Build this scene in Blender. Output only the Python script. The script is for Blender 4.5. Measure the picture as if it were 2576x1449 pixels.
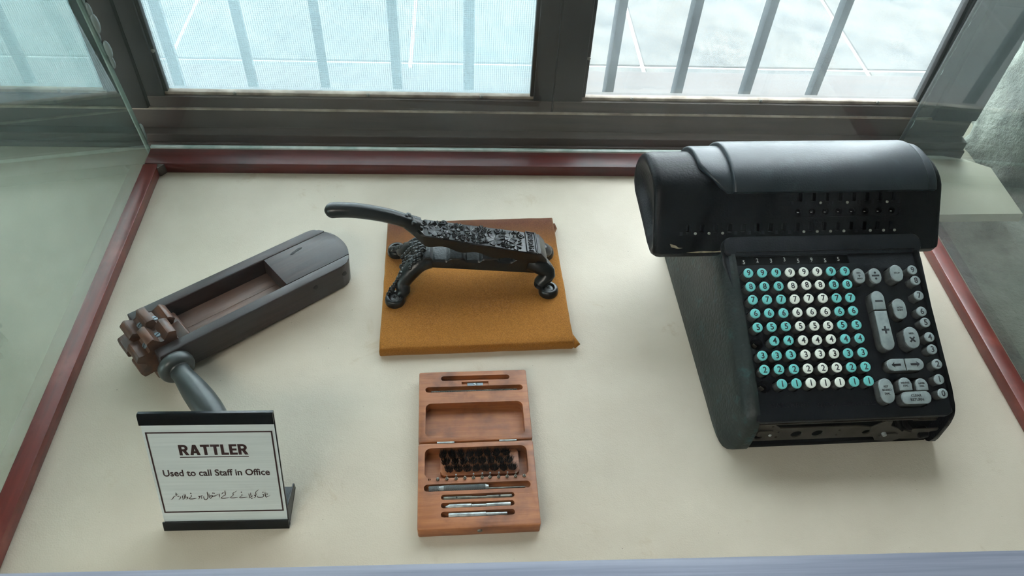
import bpy, bmesh, math, random
from mathutils import Vector, Matrix, Euler
for o in list(bpy.data.objects): bpy.data.objects.remove(o)
SC = bpy.context.scene
COL = SC.collection
R = math.radians
PI = math.pi

# ------------------------------------------------------------------ camera
cam_d = bpy.data.cameras.new('camera'); cam = bpy.data.objects.new('camera', cam_d); COL.objects.link(cam)
cam_d.sensor_width = 36.0; cam_d.lens = 1946.15*36/2576; cam_d.clip_start = .02; cam_d.clip_end = 100
_a, _b, _c = Vector((.998089,-.041958,.045358)), Vector((.000799,.742794,.669519)), Vector((.061783,.668204,-.741408))
cam.matrix_world = Matrix(((_a.x,_b.x,-_c.x,.58926),(_a.y,_b.y,-_c.y,-1.20452),(_a.z,_b.z,-_c.z,1.0),(0,0,0,1)))
SC.camera = cam
# ------------------------------------------------------------------ world, lights, exposure
SC.view_settings.view_transform = 'Standard'; SC.view_settings.look = 'None'; SC.view_settings.gamma = 1
SC.view_settings.use_curve_mapping = False
SC.view_settings.exposure = 2.48
wd = bpy.data.worlds.new('sky'); SC.world = wd; wd.use_nodes = True
bg = wd.node_tree.nodes['Background']; bg.inputs[0].default_value = (.85,.935,1.0,1); bg.inputs[1].default_value = 2.2
def area_light(name, loc, rot, sx, sy, power, colr):
    d = bpy.data.lights.new(name, 'AREA'); d.shape = 'RECTANGLE'; d.size = sx; d.size_y = sy; d.energy = power; d.color = colr
    o = bpy.data.objects.new(name, d); COL.objects.link(o); o.location = loc; o.rotation_euler = rot
    return o
area_light('fill_light', (-.6,-2.2,1.82), (0,0,0), 1.2, .6, 6, (1,.93,.82))  # unseen area light added as soft fill from the room side

# ------------------------------------------------------------------ helpers
def lin(c): c /= 255; return c/12.92 if c <= .04045 else ((c+.055)/1.055)**2.4
def C(r,g,b): return (lin(r),lin(g),lin(b),1)
MATS = {}
def nodes(name):
    m = bpy.data.materials.new(name); m.use_nodes = True; MATS[name] = m
    nt = m.node_tree; return m, nt, nt.nodes['Principled BSDF'], nt.nodes['Material Output']
def mixer(nt, fac, c1, c2):
    mx = nt.nodes.new('ShaderNodeMix'); mx.data_type = 'RGBA'
    if isinstance(fac,(int,float)): mx.inputs[0].default_value = fac
    else: nt.links.new(fac, mx.inputs[0])
    for k, c in ((6,c1),(7,c2)):
        if isinstance(c, tuple): mx.inputs[k].default_value = c
        else: nt.links.new(c, mx.inputs[k])
    return mx.outputs[2]
def coords(nt, scale=(1,1,1), rot=(0,0,0)):
    tc = nt.nodes.new('ShaderNodeTexCoord'); mp = nt.nodes.new('ShaderNodeMapping')
    mp.inputs['Scale'].default_value = scale; mp.inputs['Rotation'].default_value = rot
    nt.links.new(tc.outputs['Object'], mp.inputs['Vector']); return mp.outputs[0]
def noise(nt, vec, scale, detail=3, rough=.55, dist=0):
    n = nt.nodes.new('ShaderNodeTexNoise'); n.inputs['Scale'].default_value = scale; n.inputs['Detail'].default_value = detail
    n.inputs['Roughness'].default_value = rough; n.inputs['Distortion'].default_value = dist
    nt.links.new(vec, n.inputs['Vector']); return n.outputs['Fac']
def ramp(nt, fac, p0, p1):
    r = nt.nodes.new('ShaderNodeMapRange'); r.inputs[1].default_value = p0; r.inputs[2].default_value = p1; r.clamp = True
    nt.links.new(fac, r.inputs[0]); return r.outputs[0]
def bump(nt, b, h, strength, dist=.001, prev=None):
    bp = nt.nodes.new('ShaderNodeBump'); bp.inputs['Strength'].default_value = strength; bp.inputs['Distance'].default_value = dist
    nt.links.new(h, bp.inputs['Height'])
    if prev: nt.links.new(prev, bp.inputs['Normal'])
    nt.links.new(bp.outputs[0], b.inputs['Normal']); return bp.outputs[0]
def plain(name, c, rough=.5, metal=0, spec=.5, c2=None, nscale=40, lo=.35, hi=.65, bs=0, bsc=300, bd=.0006, stretch=(1,1,1), coat=0, sheen=0):
    m, nt, b, out = nodes(name)
    b.inputs['Base Color'].default_value = c; b.inputs['Roughness'].default_value = rough; b.inputs['Metallic'].default_value = metal
    b.inputs['Specular IOR Level'].default_value = spec; b.inputs['Coat Weight'].default_value = coat; b.inputs['Sheen Weight'].default_value = sheen
    v = coords(nt, stretch)
    if c2 is not None:
        f = ramp(nt, noise(nt, v, nscale, 4), lo, hi); nt.links.new(mixer(nt, f, c, c2), b.inputs['Base Color'])
    if bs: bump(nt, b, noise(nt, v, bsc, 3), bs, bd)
    return m
def wood(name, c1, c2, c3=None, axis=0, rough=.45, fine=260, bs=.25, spec=.5, blot=6, lo=.35, hi=.68):
    m, nt, b, out = nodes(name)
    st = [1,1,1]; st[axis] = .06
    v = coords(nt, tuple(st)); f = ramp(nt, noise(nt, v, fine, 4, .6, .3), .3, .72)
    colr = mixer(nt, f, c1, c2)
    if c3 is not None:
        v2 = coords(nt, (1,1,1)); g = ramp(nt, noise(nt, v2, blot, 5, .6), lo, hi); colr = mixer(nt, g, colr, c3)
    nt.links.new(colr, b.inputs['Base Color'])
    b.inputs['Roughness'].default_value = rough; b.inputs['Specular IOR Level'].default_value = spec
    bump(nt, b, f, bs, .0006); return m
def glass(name, tint, dirt, dirtcol, refl=1.0, translucent=False, nscale=5, lo=.3, hi=.8, streak=(1,1,1), base=.4):
    m, nt, b, out = nodes(name); nt.nodes.remove(b)
    tr = nt.nodes.new('ShaderNodeBsdfTransparent'); tr.inputs[0].default_value = tint
    gl = nt.nodes.new('ShaderNodeBsdfGlossy'); gl.inputs['Roughness'].default_value = .02; gl.inputs[0].default_value = (1,1,1,1)
    fr = nt.nodes.new('ShaderNodeFresnel'); fr.inputs[0].default_value = 1.45
    mu = nt.nodes.new('ShaderNodeMath'); mu.operation = 'MULTIPLY'; mu.inputs[1].default_value = refl; nt.links.new(fr.outputs[0], mu.inputs[0])
    ge = nt.nodes.new('ShaderNodeNewGeometry'); iv = nt.nodes.new('ShaderNodeMath'); iv.operation = 'SUBTRACT'; iv.inputs[0].default_value = 1
    nt.links.new(ge.outputs['Backfacing'], iv.inputs[1]); m0 = nt.nodes.new('ShaderNodeMath'); m0.operation = 'MULTIPLY'
    nt.links.new(mu.outputs[0], m0.inputs[0]); nt.links.new(iv.outputs[0], m0.inputs[1]); mu = m0      # reflect where a ray enters the sheet
    m1 = nt.nodes.new('ShaderNodeMixShader'); nt.links.new(mu.outputs[0], m1.inputs[0]); nt.links.new(tr.outputs[0], m1.inputs[1]); nt.links.new(gl.outputs[0], m1.inputs[2])
    sh = m1
    if dirt > 0:
        df = nt.nodes.new('ShaderNodeBsdfTranslucent' if translucent else 'ShaderNodeBsdfDiffuse'); df.inputs[0].default_value = dirtcol
        f = ramp(nt, noise(nt, coords(nt, streak), nscale, 5, .6), lo, hi)
        mm = nt.nodes.new('ShaderNodeMapRange'); mm.inputs[3].default_value = dirt*base; mm.inputs[4].default_value = dirt; nt.links.new(f, mm.inputs[0])
        m2 = nt.nodes.new('ShaderNodeMixShader'); nt.links.new(mm.outputs[0], m2.inputs[0]); nt.links.new(m1.outputs[0], m2.inputs[1]); nt.links.new(df.outputs[0], m2.inputs[2])
        sh = m2
    nt.links.new(sh.outputs[0], out.inputs[0]); return m

def mesh_from(name, vs, fs):
    me = bpy.data.meshes.new(name); me.from_pydata([tuple(v) for v in vs], [], fs); me.update(); return me
def bm_mesh(name, bm):
    bmesh.ops.recalc_face_normals(bm, faces=bm.faces[:]); me = bpy.data.meshes.new(name); bm.to_mesh(me); bm.free(); return me
def smooth(me, ang=35):
    me.polygons.foreach_set('use_smooth', [True]*len(me.polygons)); me.set_sharp_from_angle(angle=R(ang)); return me
def ob(name, me, mat, parent=None, loc=(0,0,0), rot=(0,0,0), sm=35, label=None):
    if sm: smooth(me, sm)
    if mat is not None and len(me.materials) == 0: me.materials.append(MATS[mat] if isinstance(mat,str) else mat)
    o = bpy.data.objects.new(name, me); COL.objects.link(o); o.parent = parent; o.location = loc; o.rotation_euler = rot
    if label: o['label'] = label
    return o
def empty(name, loc=(0,0,0), rot=(0,0,0), label=None, cat=None, group=None, kind=None):
    o = bpy.data.objects.new(name, None); o.empty_display_size = .02; COL.objects.link(o); o.location = loc; o.rotation_euler = rot
    tag(o, label, cat, group, kind); return o
def tag(o, label=None, cat=None, group=None, kind=None):
    if label: o['label'] = label
    if cat: o['category'] = cat
    if group: o['group'] = group
    if kind: o['kind'] = kind
    return o
def bm_box(bm, x0,x1,y0,y1,z0,z1, bev=0, seg=2):
    r = bmesh.ops.create_cube(bm, size=1, matrix=Matrix.Translation(((x0+x1)/2,(y0+y1)/2,(z0+z1)/2)) @ Matrix.Diagonal((x1-x0,y1-y0,z1-z0,1)))
    if bev: bmesh.ops.bevel(bm, geom=list({e for v in r['verts'] for e in v.link_edges}), offset=bev, segments=seg, affect='EDGES', profile=.5)
def box(x0,x1,y0,y1,z0,z1, bev=0, seg=2):
    bm = bmesh.new(); bm_box(bm, x0,x1,y0,y1,z0,z1,bev,seg); return bm_mesh('box', bm)
def bm_prism(bm, pts, z0, z1, bev=0, seg=2, M=None, allbev=False):
    """polygon pts (x,y) extruded z0..z1; M maps to the final place; bevel the rims"""
    n = len(pts); lo = [bm.verts.new((x,y,z0)) for x,y in pts]; hi = [bm.verts.new((x,y,z1)) for x,y in pts]
    fs = [bm.faces.new(lo[::-1]), bm.faces.new(hi)] + [bm.faces.new((lo[i],lo[(i+1)%n],hi[(i+1)%n],hi[i])) for i in range(n)]
    vs = lo+hi
    if bev:
        es = [e for f in (fs[:2]) for e in f.edges]
        if allbev: es = list({e for f in fs for e in f.edges})
        r = bmesh.ops.bevel(bm, geom=es, offset=bev, segments=seg, affect='EDGES', profile=.5)
        vs = list(set(v for v in r['verts'])|set(v for v in vs if v.is_valid))
    if M is not None: bmesh.ops.transform(bm, matrix=M, verts=[v for v in vs if v.is_valid])
def prism(pts, z0, z1, bev=0, seg=2, M=None, allbev=False):
    bm = bmesh.new(); bm_prism(bm, pts, z0, z1, bev, seg, M, allbev); return bm_mesh('prism', bm)
def obround(cx, cy, w, l, n=8, r=None):
    """rounded rectangle centred at cx,cy, w along x, l along y"""
    r = min(w,l)/2 if r is None else r; r = min(r, min(w,l)/2-1e-6); P = []
    for q,(sx,sy) in enumerate(((1,1),(-1,1),(-1,-1),(1,-1))):
        for i in range(n+1):
            t = q*PI/2 + i*PI/2/n; P.append((cx+sx*(w/2-r)+r*math.cos(t), cy+sy*(l/2-r)+r*math.sin(t)))
    return P
def bm_lathe(bm, prof, n=24, M=None):
    """prof (r, z) revolved about z; closed ends"""
    rings = []
    vs = []
    for r,z in prof:
        ring = [bm.verts.new((r*math.cos(2*PI*i/n), r*math.sin(2*PI*i/n), z)) for i in range(n)] if r > 1e-6 else [bm.verts.new((0,0,z))]
        rings.append(ring); vs += ring
    for a,b in zip(rings, rings[1:]):
        for i in range(n):
            j = (i+1)%n
            if len(a)==1 and len(b)==1: continue
            if len(a)==1: bm.faces.new((a[0],b[i],b[j]))
            elif len(b)==1: bm.faces.new((a[i],a[j],b[0]))
            else: bm.faces.new((a[i],a[j],b[j],b[i]))
    for ring in (rings[0], rings[-1]):
        if len(ring) > 1: bm.faces.new(ring)
    if M is not None: bmesh.ops.transform(bm, matrix=M, verts=vs)
def lathe(prof, n=24, M=None):
    bm = bmesh.new(); bm_lathe(bm, prof, n, M); return bm_mesh('lathe', bm)
def bm_loft(bm, rings, cap=True, closed=True):
    V = [[bm.verts.new(p) for p in r] for r in rings]; n = len(V[0])
    for a,b in zip(V,V[1:]):
        for i in range(n if closed else n-1):
            j = (i+1)%n; bm.faces.new((a[i],a[j],b[j],b[i]))
    if cap: bm.faces.new(V[0][::-1]); bm.faces.new(V[-1])
def bm_tube(bm, path, rads, n=12, flat=1.0, upv=(0,0,1)):
    """swept ellipse along path; rads per point; flat scales the second axis"""
    P = [Vector(p) for p in path]; rings = []
    for i,p in enumerate(P):
        t = (P[min(i+1,len(P)-1)]-P[max(i-1,0)]).normalized(); s = t.cross(Vector(upv))
        if s.length < 1e-4: s = t.cross(Vector((1,0,0)))
        s.normalize(); u = s.cross(t); r = rads[i] if hasattr(rads,'__len__') else rads
        rings.append([p + s*r*math.cos(2*PI*k/n) + u*r*flat*math.sin(2*PI*k/n) for k in range(n)])
    bm_loft(bm, rings)
def tube(path, rads, n=12, flat=1.0, upv=(0,0,1)):
    bm = bmesh.new(); bm_tube(bm, path, rads, n, flat, upv); return bm_mesh('tube', bm)
def spline(pts, k=6):
    P = [Vector(p) for p in pts]; out = []
    for i in range(len(P)-1):
        a,b,c,d = P[max(i-1,0)],P[i],P[i+1],P[min(i+2,len(P)-1)]
        for j in range(k):
            t = j/k; out.append(.5*((2*b)+(c-a)*t+(2*a-5*b+4*c-d)*t*t+(3*b-a-3*c+d)*t**3))
    return out+[P[-1]]
def cut(me, cutter):
    a = bpy.data.objects.new('tmp_a', me); b = bpy.data.objects.new('tmp_b', cutter); COL.objects.link(a); COL.objects.link(b)
    md = a.modifiers.new('b','BOOLEAN'); md.object = b; md.operation = 'DIFFERENCE'; md.solver = 'EXACT'
    dg = bpy.context.evaluated_depsgraph_get(); dg.update()
    r = bpy.data.meshes.new_from_object(a.evaluated_get(dg), depsgraph=dg)
    bpy.data.objects.remove(a); bpy.data.objects.remove(b); return r
_tc = {}
def text(t, size, bold=0, ext=.0003, sx=1, shear=0, spacing=1):
    """letters centred on the origin in the xy plane"""
    key = (t,size,bold,ext,sx,shear,spacing)
    if key in _tc: return _tc[key]
    cu = bpy.data.curves.new('t','FONT'); cu.body = t; cu.size = 1; cu.align_x = 'CENTER'; cu.align_y = 'CENTER'; cu.offset = bold; cu.shear = shear
    cu.space_character = spacing; cu.resolution_u = 4
    o = bpy.data.objects.new('tmp_t', cu); COL.objects.link(o); dg = bpy.context.evaluated_depsgraph_get(); dg.update()
    me = bpy.data.meshes.new_from_object(o.evaluated_get(dg), depsgraph=dg); bpy.data.objects.remove(o); bpy.data.curves.remove(cu)
    ys = [v.co.y for v in me.vertices]; xs = [v.co.x for v in me.vertices]
    my, mx, h = (max(ys)+min(ys))/2, (max(xs)+min(xs))/2, (max(ys)-min(ys))
    k = size/h        # size = real height of the letters
    for v in me.vertices: v.co = ((v.co.x-mx)*k*sx, (v.co.y-my)*k, 0)
    if ext:
        bm = bmesh.new(); bm.from_mesh(me); r = bmesh.ops.extrude_face_region(bm, geom=bm.faces[:])
        bmesh.ops.translate(bm, verts=[g for g in r['geom'] if isinstance(g, bmesh.types.BMVert)], vec=(0,0,ext))
        me2 = bm_mesh('t', bm); bpy.data.meshes.remove(me); me = me2
    _tc[key] = me; return me
def fit_text(t, w, h, **k):
    """letters w wide and h high"""
    me = text(t, h, **k); xs = [v.co.x for v in me.vertices]; cw = max(xs)-min(xs)
    me = me.copy()
    for v in me.vertices: v.co.x *= w/cw
    return me
def join_meshes(items):
    """items: (mesh, matrix)"""
    bm = bmesh.new()
    for me, M in items:
        t = me.copy(); t.transform(M); bm.from_mesh(t); bpy.data.meshes.remove(t)
    me = bpy.data.meshes.new('joined'); bm.to_mesh(me); bm.free(); return me
def copy_tree(o, parent=None):
    c = o.copy(); COL.objects.link(c); c.parent = parent
    for ch in list(o.children): copy_tree(ch, c)
    return c
def T(x,y,z): return Matrix.Translation((x,y,z))
def RX(a): return Matrix.Rotation(a,4,'X')
def RY(a): return Matrix.Rotation(a,4,'Y')
def RZ(a): return Matrix.Rotation(a,4,'Z')

# ------------------------------------------------------------------ materials
def leather():
    m, nt, b, out = nodes('beige_leather')
    v = coords(nt); n1 = noise(nt, v, 3.2, 5, .6); f = ramp(nt, n1, .42, .72)
    c = mixer(nt, f, C(198,188,171), C(184,173,156))
    st = ramp(nt, noise(nt, v, 9, 6, .7, .6), .62, .78); c = mixer(nt, st, c, C(176,160,136))
    sp = ramp(nt, noise(nt, v, 260, 1), .80, .82); c = mixer(nt, sp, c, C(70,64,56))
    nt.links.new(c, b.inputs['Base Color']); b.inputs['Roughness'].default_value = .5; b.inputs['Specular IOR Level'].default_value = .35
    vo = nt.nodes.new('ShaderNodeTexVoronoi'); vo.inputs['Scale'].default_value = 480; nt.links.new(v, vo.inputs['Vector'])
    p = bump(nt, b, vo.outputs[0], .28, .0006)
    bump(nt, b, noise(nt, v, 14, 3), .25, .006, p)
leather()
wood('red_wood', C(112,40,30), C(84,26,20), C(130,64,54), axis=1, rough=.33, fine=90, bs=.12, blot=14, lo=.5, hi=.75, spec=.8)
wood('red_wood_x', C(88,29,23), C(60,18,15), C(48,19,16), axis=0, rough=.4, fine=90, bs=.12, blot=10, lo=.52, hi=.75)
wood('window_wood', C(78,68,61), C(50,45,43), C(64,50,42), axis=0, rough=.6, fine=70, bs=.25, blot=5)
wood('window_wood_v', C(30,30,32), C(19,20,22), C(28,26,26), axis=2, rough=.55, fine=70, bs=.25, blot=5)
plain('bead_cream', C(176,162,146), .6, c2=C(120,104,90), nscale=20, bs=.2, bsc=120)
plain('nail_head', C(120,116,108), .45, .6)
plain('bar_paint', C(46,57,63), .5, c2=C(34,42,47), nscale=30, bs=.15, bsc=150)
plain('mesh_wire', C(70,84,88), .6)
plain('room_plaster', C(146,134,118), .9, c2=C(126,118,106), nscale=3, bs=.2, bsc=60)
plain('ceiling_plaster', C(170,166,156), .9, c2=C(160,156,146), nscale=3)
plain('room_floor', C(92,90,86), .8, c2=C(70,68,66), nscale=6, bs=.2, bsc=80)
def stone():
    m, nt, b, out = nodes('grey_stone')
    v = coords(nt); f = ramp(nt, noise(nt, v, 7, 6, .65), .35, .65); c = mixer(nt, f, C(96,96,92), C(148,146,138))
    nt.links.new(c, b.inputs['Base Color']); b.inputs['Roughness'].default_value = .95
    p = bump(nt, b, noise(nt, v, 16, 6, .7), .9, .02); bump(nt, b, noise(nt, v, 120, 4), .5, .003, p)
stone()
def paving():
    m, nt, b, out = nodes('paving_stone')
    v = coords(nt); f = ramp(nt, noise(nt, v, 4.5, 8, .7), .42, .60); c = mixer(nt, f, C(80,78,74), C(40,41,41))
    g = ramp(nt, noise(nt, v, 2.0, 4, .6), .45, .7); c = mixer(nt, g, c, C(84,78,69))
    s = ramp(nt, noise(nt, v, 70, 3, .7), .35, .75); c = mixer(nt, s, c, C(60,62,60))
    nt.links.new(c, b.inputs['Base Color']); b.inputs['Roughness'].default_value = .85
    bump(nt, b, noise(nt, v, 60, 5, .7), .4, .004)
paving()
plain('joint_mortar', C(140,141,140), .9)
# glass of the case and the window
glass('case_glass_side', (.74,.81,.78,1), .22, C(120,140,132), 2.0, nscale=3.0, lo=.35, hi=.7, base=.55)
glass('case_glass_right', (.86,.93,.90,1), .10, C(130,142,138), 1.6, nscale=3.0, lo=.35, hi=.7, base=.5)
glass('case_glass_back', (.975,.985,.98,1), .045, C(150,165,165), 1.0, nscale=6, lo=.45, hi=.8, base=.4, streak=(1,1,.3))
glass('case_glass_top', (.99,.995,.99,1), .010, C(180,190,190), .008, nscale=6, lo=.5, hi=.8, base=.25)
glass('window_glass_dirty', (.985,1,.995,1), .24, C(190,215,220), .5, translucent=True, nscale=3, lo=.2, hi=.9, base=.7)
glass('window_glass_clear', (.985,.99,.99,1), .06, C(210,220,222), .8, translucent=True, nscale=6, lo=.3, hi=.8, base=.4)
plain('glass_edge', C(150,168,160), .3, c2=C(196,204,198), nscale=30)
plain('silicone', C(150,160,158), .4, spec=.6)
plain('aluminium', C(186,194,210), .4, .6, c2=C(160,168,188), nscale=200, stretch=(.02,1,1), bs=.1, bsc=400)
# calculating machine
def crackle(name, c1, c2, rough, cs=160, bs=.5, dust=None, dlo=.6, dhi=.8, spec=.5):
    m, nt, b, out = nodes(name); v = coords(nt)
    f = ramp(nt, noise(nt, v, 18, 4), .35, .7); c = mixer(nt, f, c1, c2)
    if dust: c = mixer(nt, ramp(nt, noise(nt, v, 38, 6, .7), dlo, dhi), c, dust)
    sp = ramp(nt, noise(nt, v, 420, 2), .78, .80); c = mixer(nt, sp, c, C(120,124,120))
    nt.links.new(c, b.inputs['Base Color']); b.inputs['Roughness'].default_value = rough; b.inputs['Specular IOR Level'].default_value = spec
    vo = nt.nodes.new('ShaderNodeTexVoronoi'); vo.feature = 'DISTANCE_TO_EDGE'; vo.inputs['Scale'].default_value = cs; nt.links.new(v, vo.inputs['Vector'])
    vr = ramp(nt, vo.outputs[0], 0, .25)
    p = bump(nt, b, vr, bs*.5, .0007); bump(nt, b, noise(nt, v, 230, 4), bs, .0006, p)
crackle('machine_green_black', C(24,33,32), C(34,41,38), .42, 110, .5, C(36,72,74), .56, .78, .3)
crackle('machine_blue_black', C(4,5,8), C(8,10,14), .42, 170, .3, C(30,38,42), .72, .92, .16)
crackle('machine_cover', C(18,28,34), C(26,36,42), .42, 260, .22, C(42,54,58), .55, .8, .5)
crackle('machine_deck', C(17,19,24), C(24,27,32), .45, 240, .22, None, spec=.2)
plain('machine_dark', C(3,3,4), .7, spec=.1)
plain('machine_metal', C(74,69,62), .45, .5, c2=C(52,48,42), nscale=30, bs=.1, bsc=200)
plain('key_skirt', C(62,64,62), .35, c2=C(86,84,78), nscale=120, lo=.4, hi=.75)
plain('key_teal', C(112,196,192), .3, c2=C(98,180,178), nscale=60, coat=.2)
plain('key_white', C(226,232,222), .3, c2=C(206,212,200), nscale=60, coat=.2)
plain('key_grey', C(138,150,150), .35, c2=C(120,130,132), nscale=90, coat=.15)
plain('key_grey_skirt', C(78,80,78), .4, c2=C(56,58,58), nscale=90)
plain('key_print', C(40,44,50), .5)
plain('dial_white', C(190,192,186), .5)
plain('dial_dot', C(128,132,122), .4)
plain('chipped_edge', C(150,138,110), .7, c2=C(110,100,80), nscale=120)
# press
crackle('cast_iron', C(7,10,11), C(14,18,19), .30, 90, .22, C(28,34,34), .58, .88, .45)
plain('cast_iron_rough', C(40,46,50), .38, c2=C(24,28,32), nscale=90, bs=.8, bsc=260, bd=.001, spec=.6)
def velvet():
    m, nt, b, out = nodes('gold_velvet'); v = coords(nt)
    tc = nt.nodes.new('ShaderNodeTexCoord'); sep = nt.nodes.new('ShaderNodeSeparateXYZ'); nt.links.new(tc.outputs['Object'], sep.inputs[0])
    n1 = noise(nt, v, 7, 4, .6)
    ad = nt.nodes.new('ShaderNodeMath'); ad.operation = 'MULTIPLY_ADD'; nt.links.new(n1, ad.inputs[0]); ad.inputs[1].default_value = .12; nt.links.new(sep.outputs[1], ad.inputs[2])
    f = ramp(nt, ad.outputs[0], .085, .20)          # brushed nap and light sheen painted in as browner cloth towards the far edge
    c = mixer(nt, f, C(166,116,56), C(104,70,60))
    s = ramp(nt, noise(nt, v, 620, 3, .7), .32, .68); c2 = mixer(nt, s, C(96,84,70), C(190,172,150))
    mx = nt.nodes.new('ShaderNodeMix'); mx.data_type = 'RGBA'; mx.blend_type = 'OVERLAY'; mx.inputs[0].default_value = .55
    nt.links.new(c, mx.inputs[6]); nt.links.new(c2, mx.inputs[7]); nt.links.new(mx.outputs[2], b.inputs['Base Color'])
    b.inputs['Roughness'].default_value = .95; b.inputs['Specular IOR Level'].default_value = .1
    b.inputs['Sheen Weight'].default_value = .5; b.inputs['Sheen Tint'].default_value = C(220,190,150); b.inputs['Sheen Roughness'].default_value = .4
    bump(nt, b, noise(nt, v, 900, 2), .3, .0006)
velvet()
plain('screw_dark', C(92,96,98), .4, .3)
plain('screw_black', C(24,24,26), .45, .2)
plain('screw_slot', C(10,10,10), .6)
# wooden things
wood('case_wood', C(168,106,64), C(134,79,45), C(94,54,37), axis=0, rough=.5, fine=150, bs=.25, blot=24, lo=.46, hi=.78)
wood('rattle_wood', C(56,40,37), C(36,27,26), C(46,43,44), axis=0, rough=.38, fine=130, bs=.25, blot=10, lo=.45, hi=.7)
wood('rattle_slat', C(122,92,78), C(88,64,54), C(98,80,72), axis=0, rough=.45, fine=150, bs=.3, blot=16)
wood('gear_wood', C(112,74,52), C(74,50,40), C(66,56,52), axis=1, rough=.38, fine=130, bs=.25, blot=30)
plain('handle_paint', C(62,68,68), .36, c2=C(50,56,56), nscale=30, bs=.12, bsc=90, spec=.6)
plain('steel', C(176,182,182), .4, .6, c2=C(132,136,136), nscale=120, bs=.15, bsc=400)
plain('steel_dark', C(120,118,108), .42, .6, c2=C(86,84,78), nscale=120, bs=.15, bsc=400)
plain('steel_plate', C(108,118,124), .4, .7)
plain('bristle', C(22,18,16), .6)
def knurl():
    m, nt, b, out = nodes('knurled_steel'); v = coords(nt)
    b.inputs['Base Color'].default_value = C(128,134,134); b.inputs['Metallic'].default_value = .5; b.inputs['Roughness'].default_value = .4
    w = []
    for rz in (R(45), R(-45)):
        tx = nt.nodes.new('ShaderNodeTexWave'); tx.inputs['Scale'].default_value = 340; nt.links.new(coords(nt,(1,1,0),(0,0,rz)), tx.inputs['Vector']); w.append(tx.outputs['Fac'])
    mu = nt.nodes.new('ShaderNodeMath'); mu.operation = 'MULTIPLY'; nt.links.new(w[0], mu.inputs[0]); nt.links.new(w[1], mu.inputs[1])
    bump(nt, b, mu.outputs[0], 1, .0008)
    nt.links.new(mixer(nt, mu.outputs[0], C(70,74,74), C(168,174,172)), b.inputs['Base Color'])
knurl()
plain('black_acrylic', C(7,11,14), .15, spec=.3)
plain('sign_metal', C(222,230,231), .45, .2, c2=C(212,221,222), nscale=300, stretch=(.03,1,1), bs=.05, bsc=500)
plain('sign_ink', C(46,14,20), .5)

# ================================================================== SETTING
def struct(name, me, mat, sm=0, **k):
    o = ob(name, me, mat, sm=sm, **k); o['kind'] = 'structure'; return o
ZF = -.9                                   # floor of the room and the paving outside
struct('floor', box(-2.6,4.0,-4.2,.085,ZF-.1,ZF), 'room_floor', label='dark grey floor of the room')
struct('ceiling', box(-2.6,4.0,-4.2,.33,1.9,2.05), 'ceiling_plaster', label='off-white ceiling above the case')
wl = struct('wall_left', box(-2.75,-2.6,-4.2,.33,ZF,.2), 'room_plaster', label='plain plaster wall on the left with an opening added for fill light')  # unseen wall; its opening is added to let in side fill
ob('wall_part', box(-2.75,-2.6,-4.2,.33,1.4,1.9), 'room_plaster', wl, sm=0)
ob('wall_part', box(-2.75,-2.6,-1.2,.33,.2,1.4), 'room_plaster', wl, sm=0)
ob('wall_part', box(-2.75,-2.6,-4.2,-2.8,.2,1.4), 'room_plaster', wl, sm=0)
struct('wall_front', box(-2.75,4.0,-4.35,-4.2,ZF,1.9), 'room_plaster', label='plain plaster wall behind the viewer')
struct('wall_side', box(2.3,2.45,-4.2,.33,ZF,1.9), 'room_plaster', label='plain plaster wall behind the stone')
# window wall: breast below the sash, lintel above, pier at the left
struct('wall_back', box(-2.6,1.9,.085,.33,ZF,-.045), 'room_plaster', label='wall below the window')
struct('wall_lintel', box(-2.6,1.9,.085,.33,1.8,1.9), 'room_plaster', label='wall above the window')
struct('wall_pier', box(-2.6,-1.05,.085,.33,-.045,1.8), 'room_plaster', label='wall left of the window')
# rough stone reveal on the right
def rough_block(x0,x1,y0,y1,z0,z1,n,amp,seed):
    rnd = random.Random(seed); bm = bmesh.new()
    bm_box(bm,x0,x1,y0,y1,z0,z1); bmesh.ops.subdivide_edges(bm, edges=bm.edges[:], cuts=n, use_grid_fill=True)
    for v in bm.verts: v.co += Vector((rnd.uniform(-amp,amp),rnd.uniform(-amp,amp),rnd.uniform(-amp,amp)))
    bmesh.ops.subdivide_edges(bm, edges=bm.edges[:], cuts=1, use_grid_fill=True, smooth=.6)
    return bm_mesh('rough', bm)
wr = struct('wall_right', rough_block(1.80,2.3,-1.6,.33,ZF,1.9,9,.03,4), 'grey_stone', sm=60, label='rough grey stone wall at the right of the case')
ob('stone', rough_block(1.735,2.02,.00,.20,-.10,.26,4,.012,7), 'grey_stone', wr, sm=60, label='pale rough stone jutting out beside the window')
struct('wall_ledge', rough_block(1.50,1.82,-.60,.08,-.30,-.055,6,.012,9), 'grey_stone', sm=60, label='dark rough masonry ledge below the overhanging board')
struct('wall_plinth', box(-.72,1.47,-.97,.08,ZF,-.022), 'room_plaster', label='plinth that carries the display case')

# paving outside, slab by slab
pv = struct('pavement', box(-5,6,.33,9,ZF-.12,ZF-.006), 'joint_mortar', label='pale mortar bed of the paving outside')
slab_me = {}
rnd = random.Random(3)
for j in range(5):
    for i in range(-4,5):
        x0 = .352+1.046*i; y0 = .86+1.0*j
        me = box(.009,1.037,.008,.992,-.03,.0, .004,1)
        ob('slab', me, 'paving_stone', pv, (x0,y0,ZF+rnd.uniform(-.001,.001)), sm=0)
ob('slab', box(-4,6,.34,.852,-.03,0,.004,1), 'paving_stone', pv, (0,0,ZF), sm=0)

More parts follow.
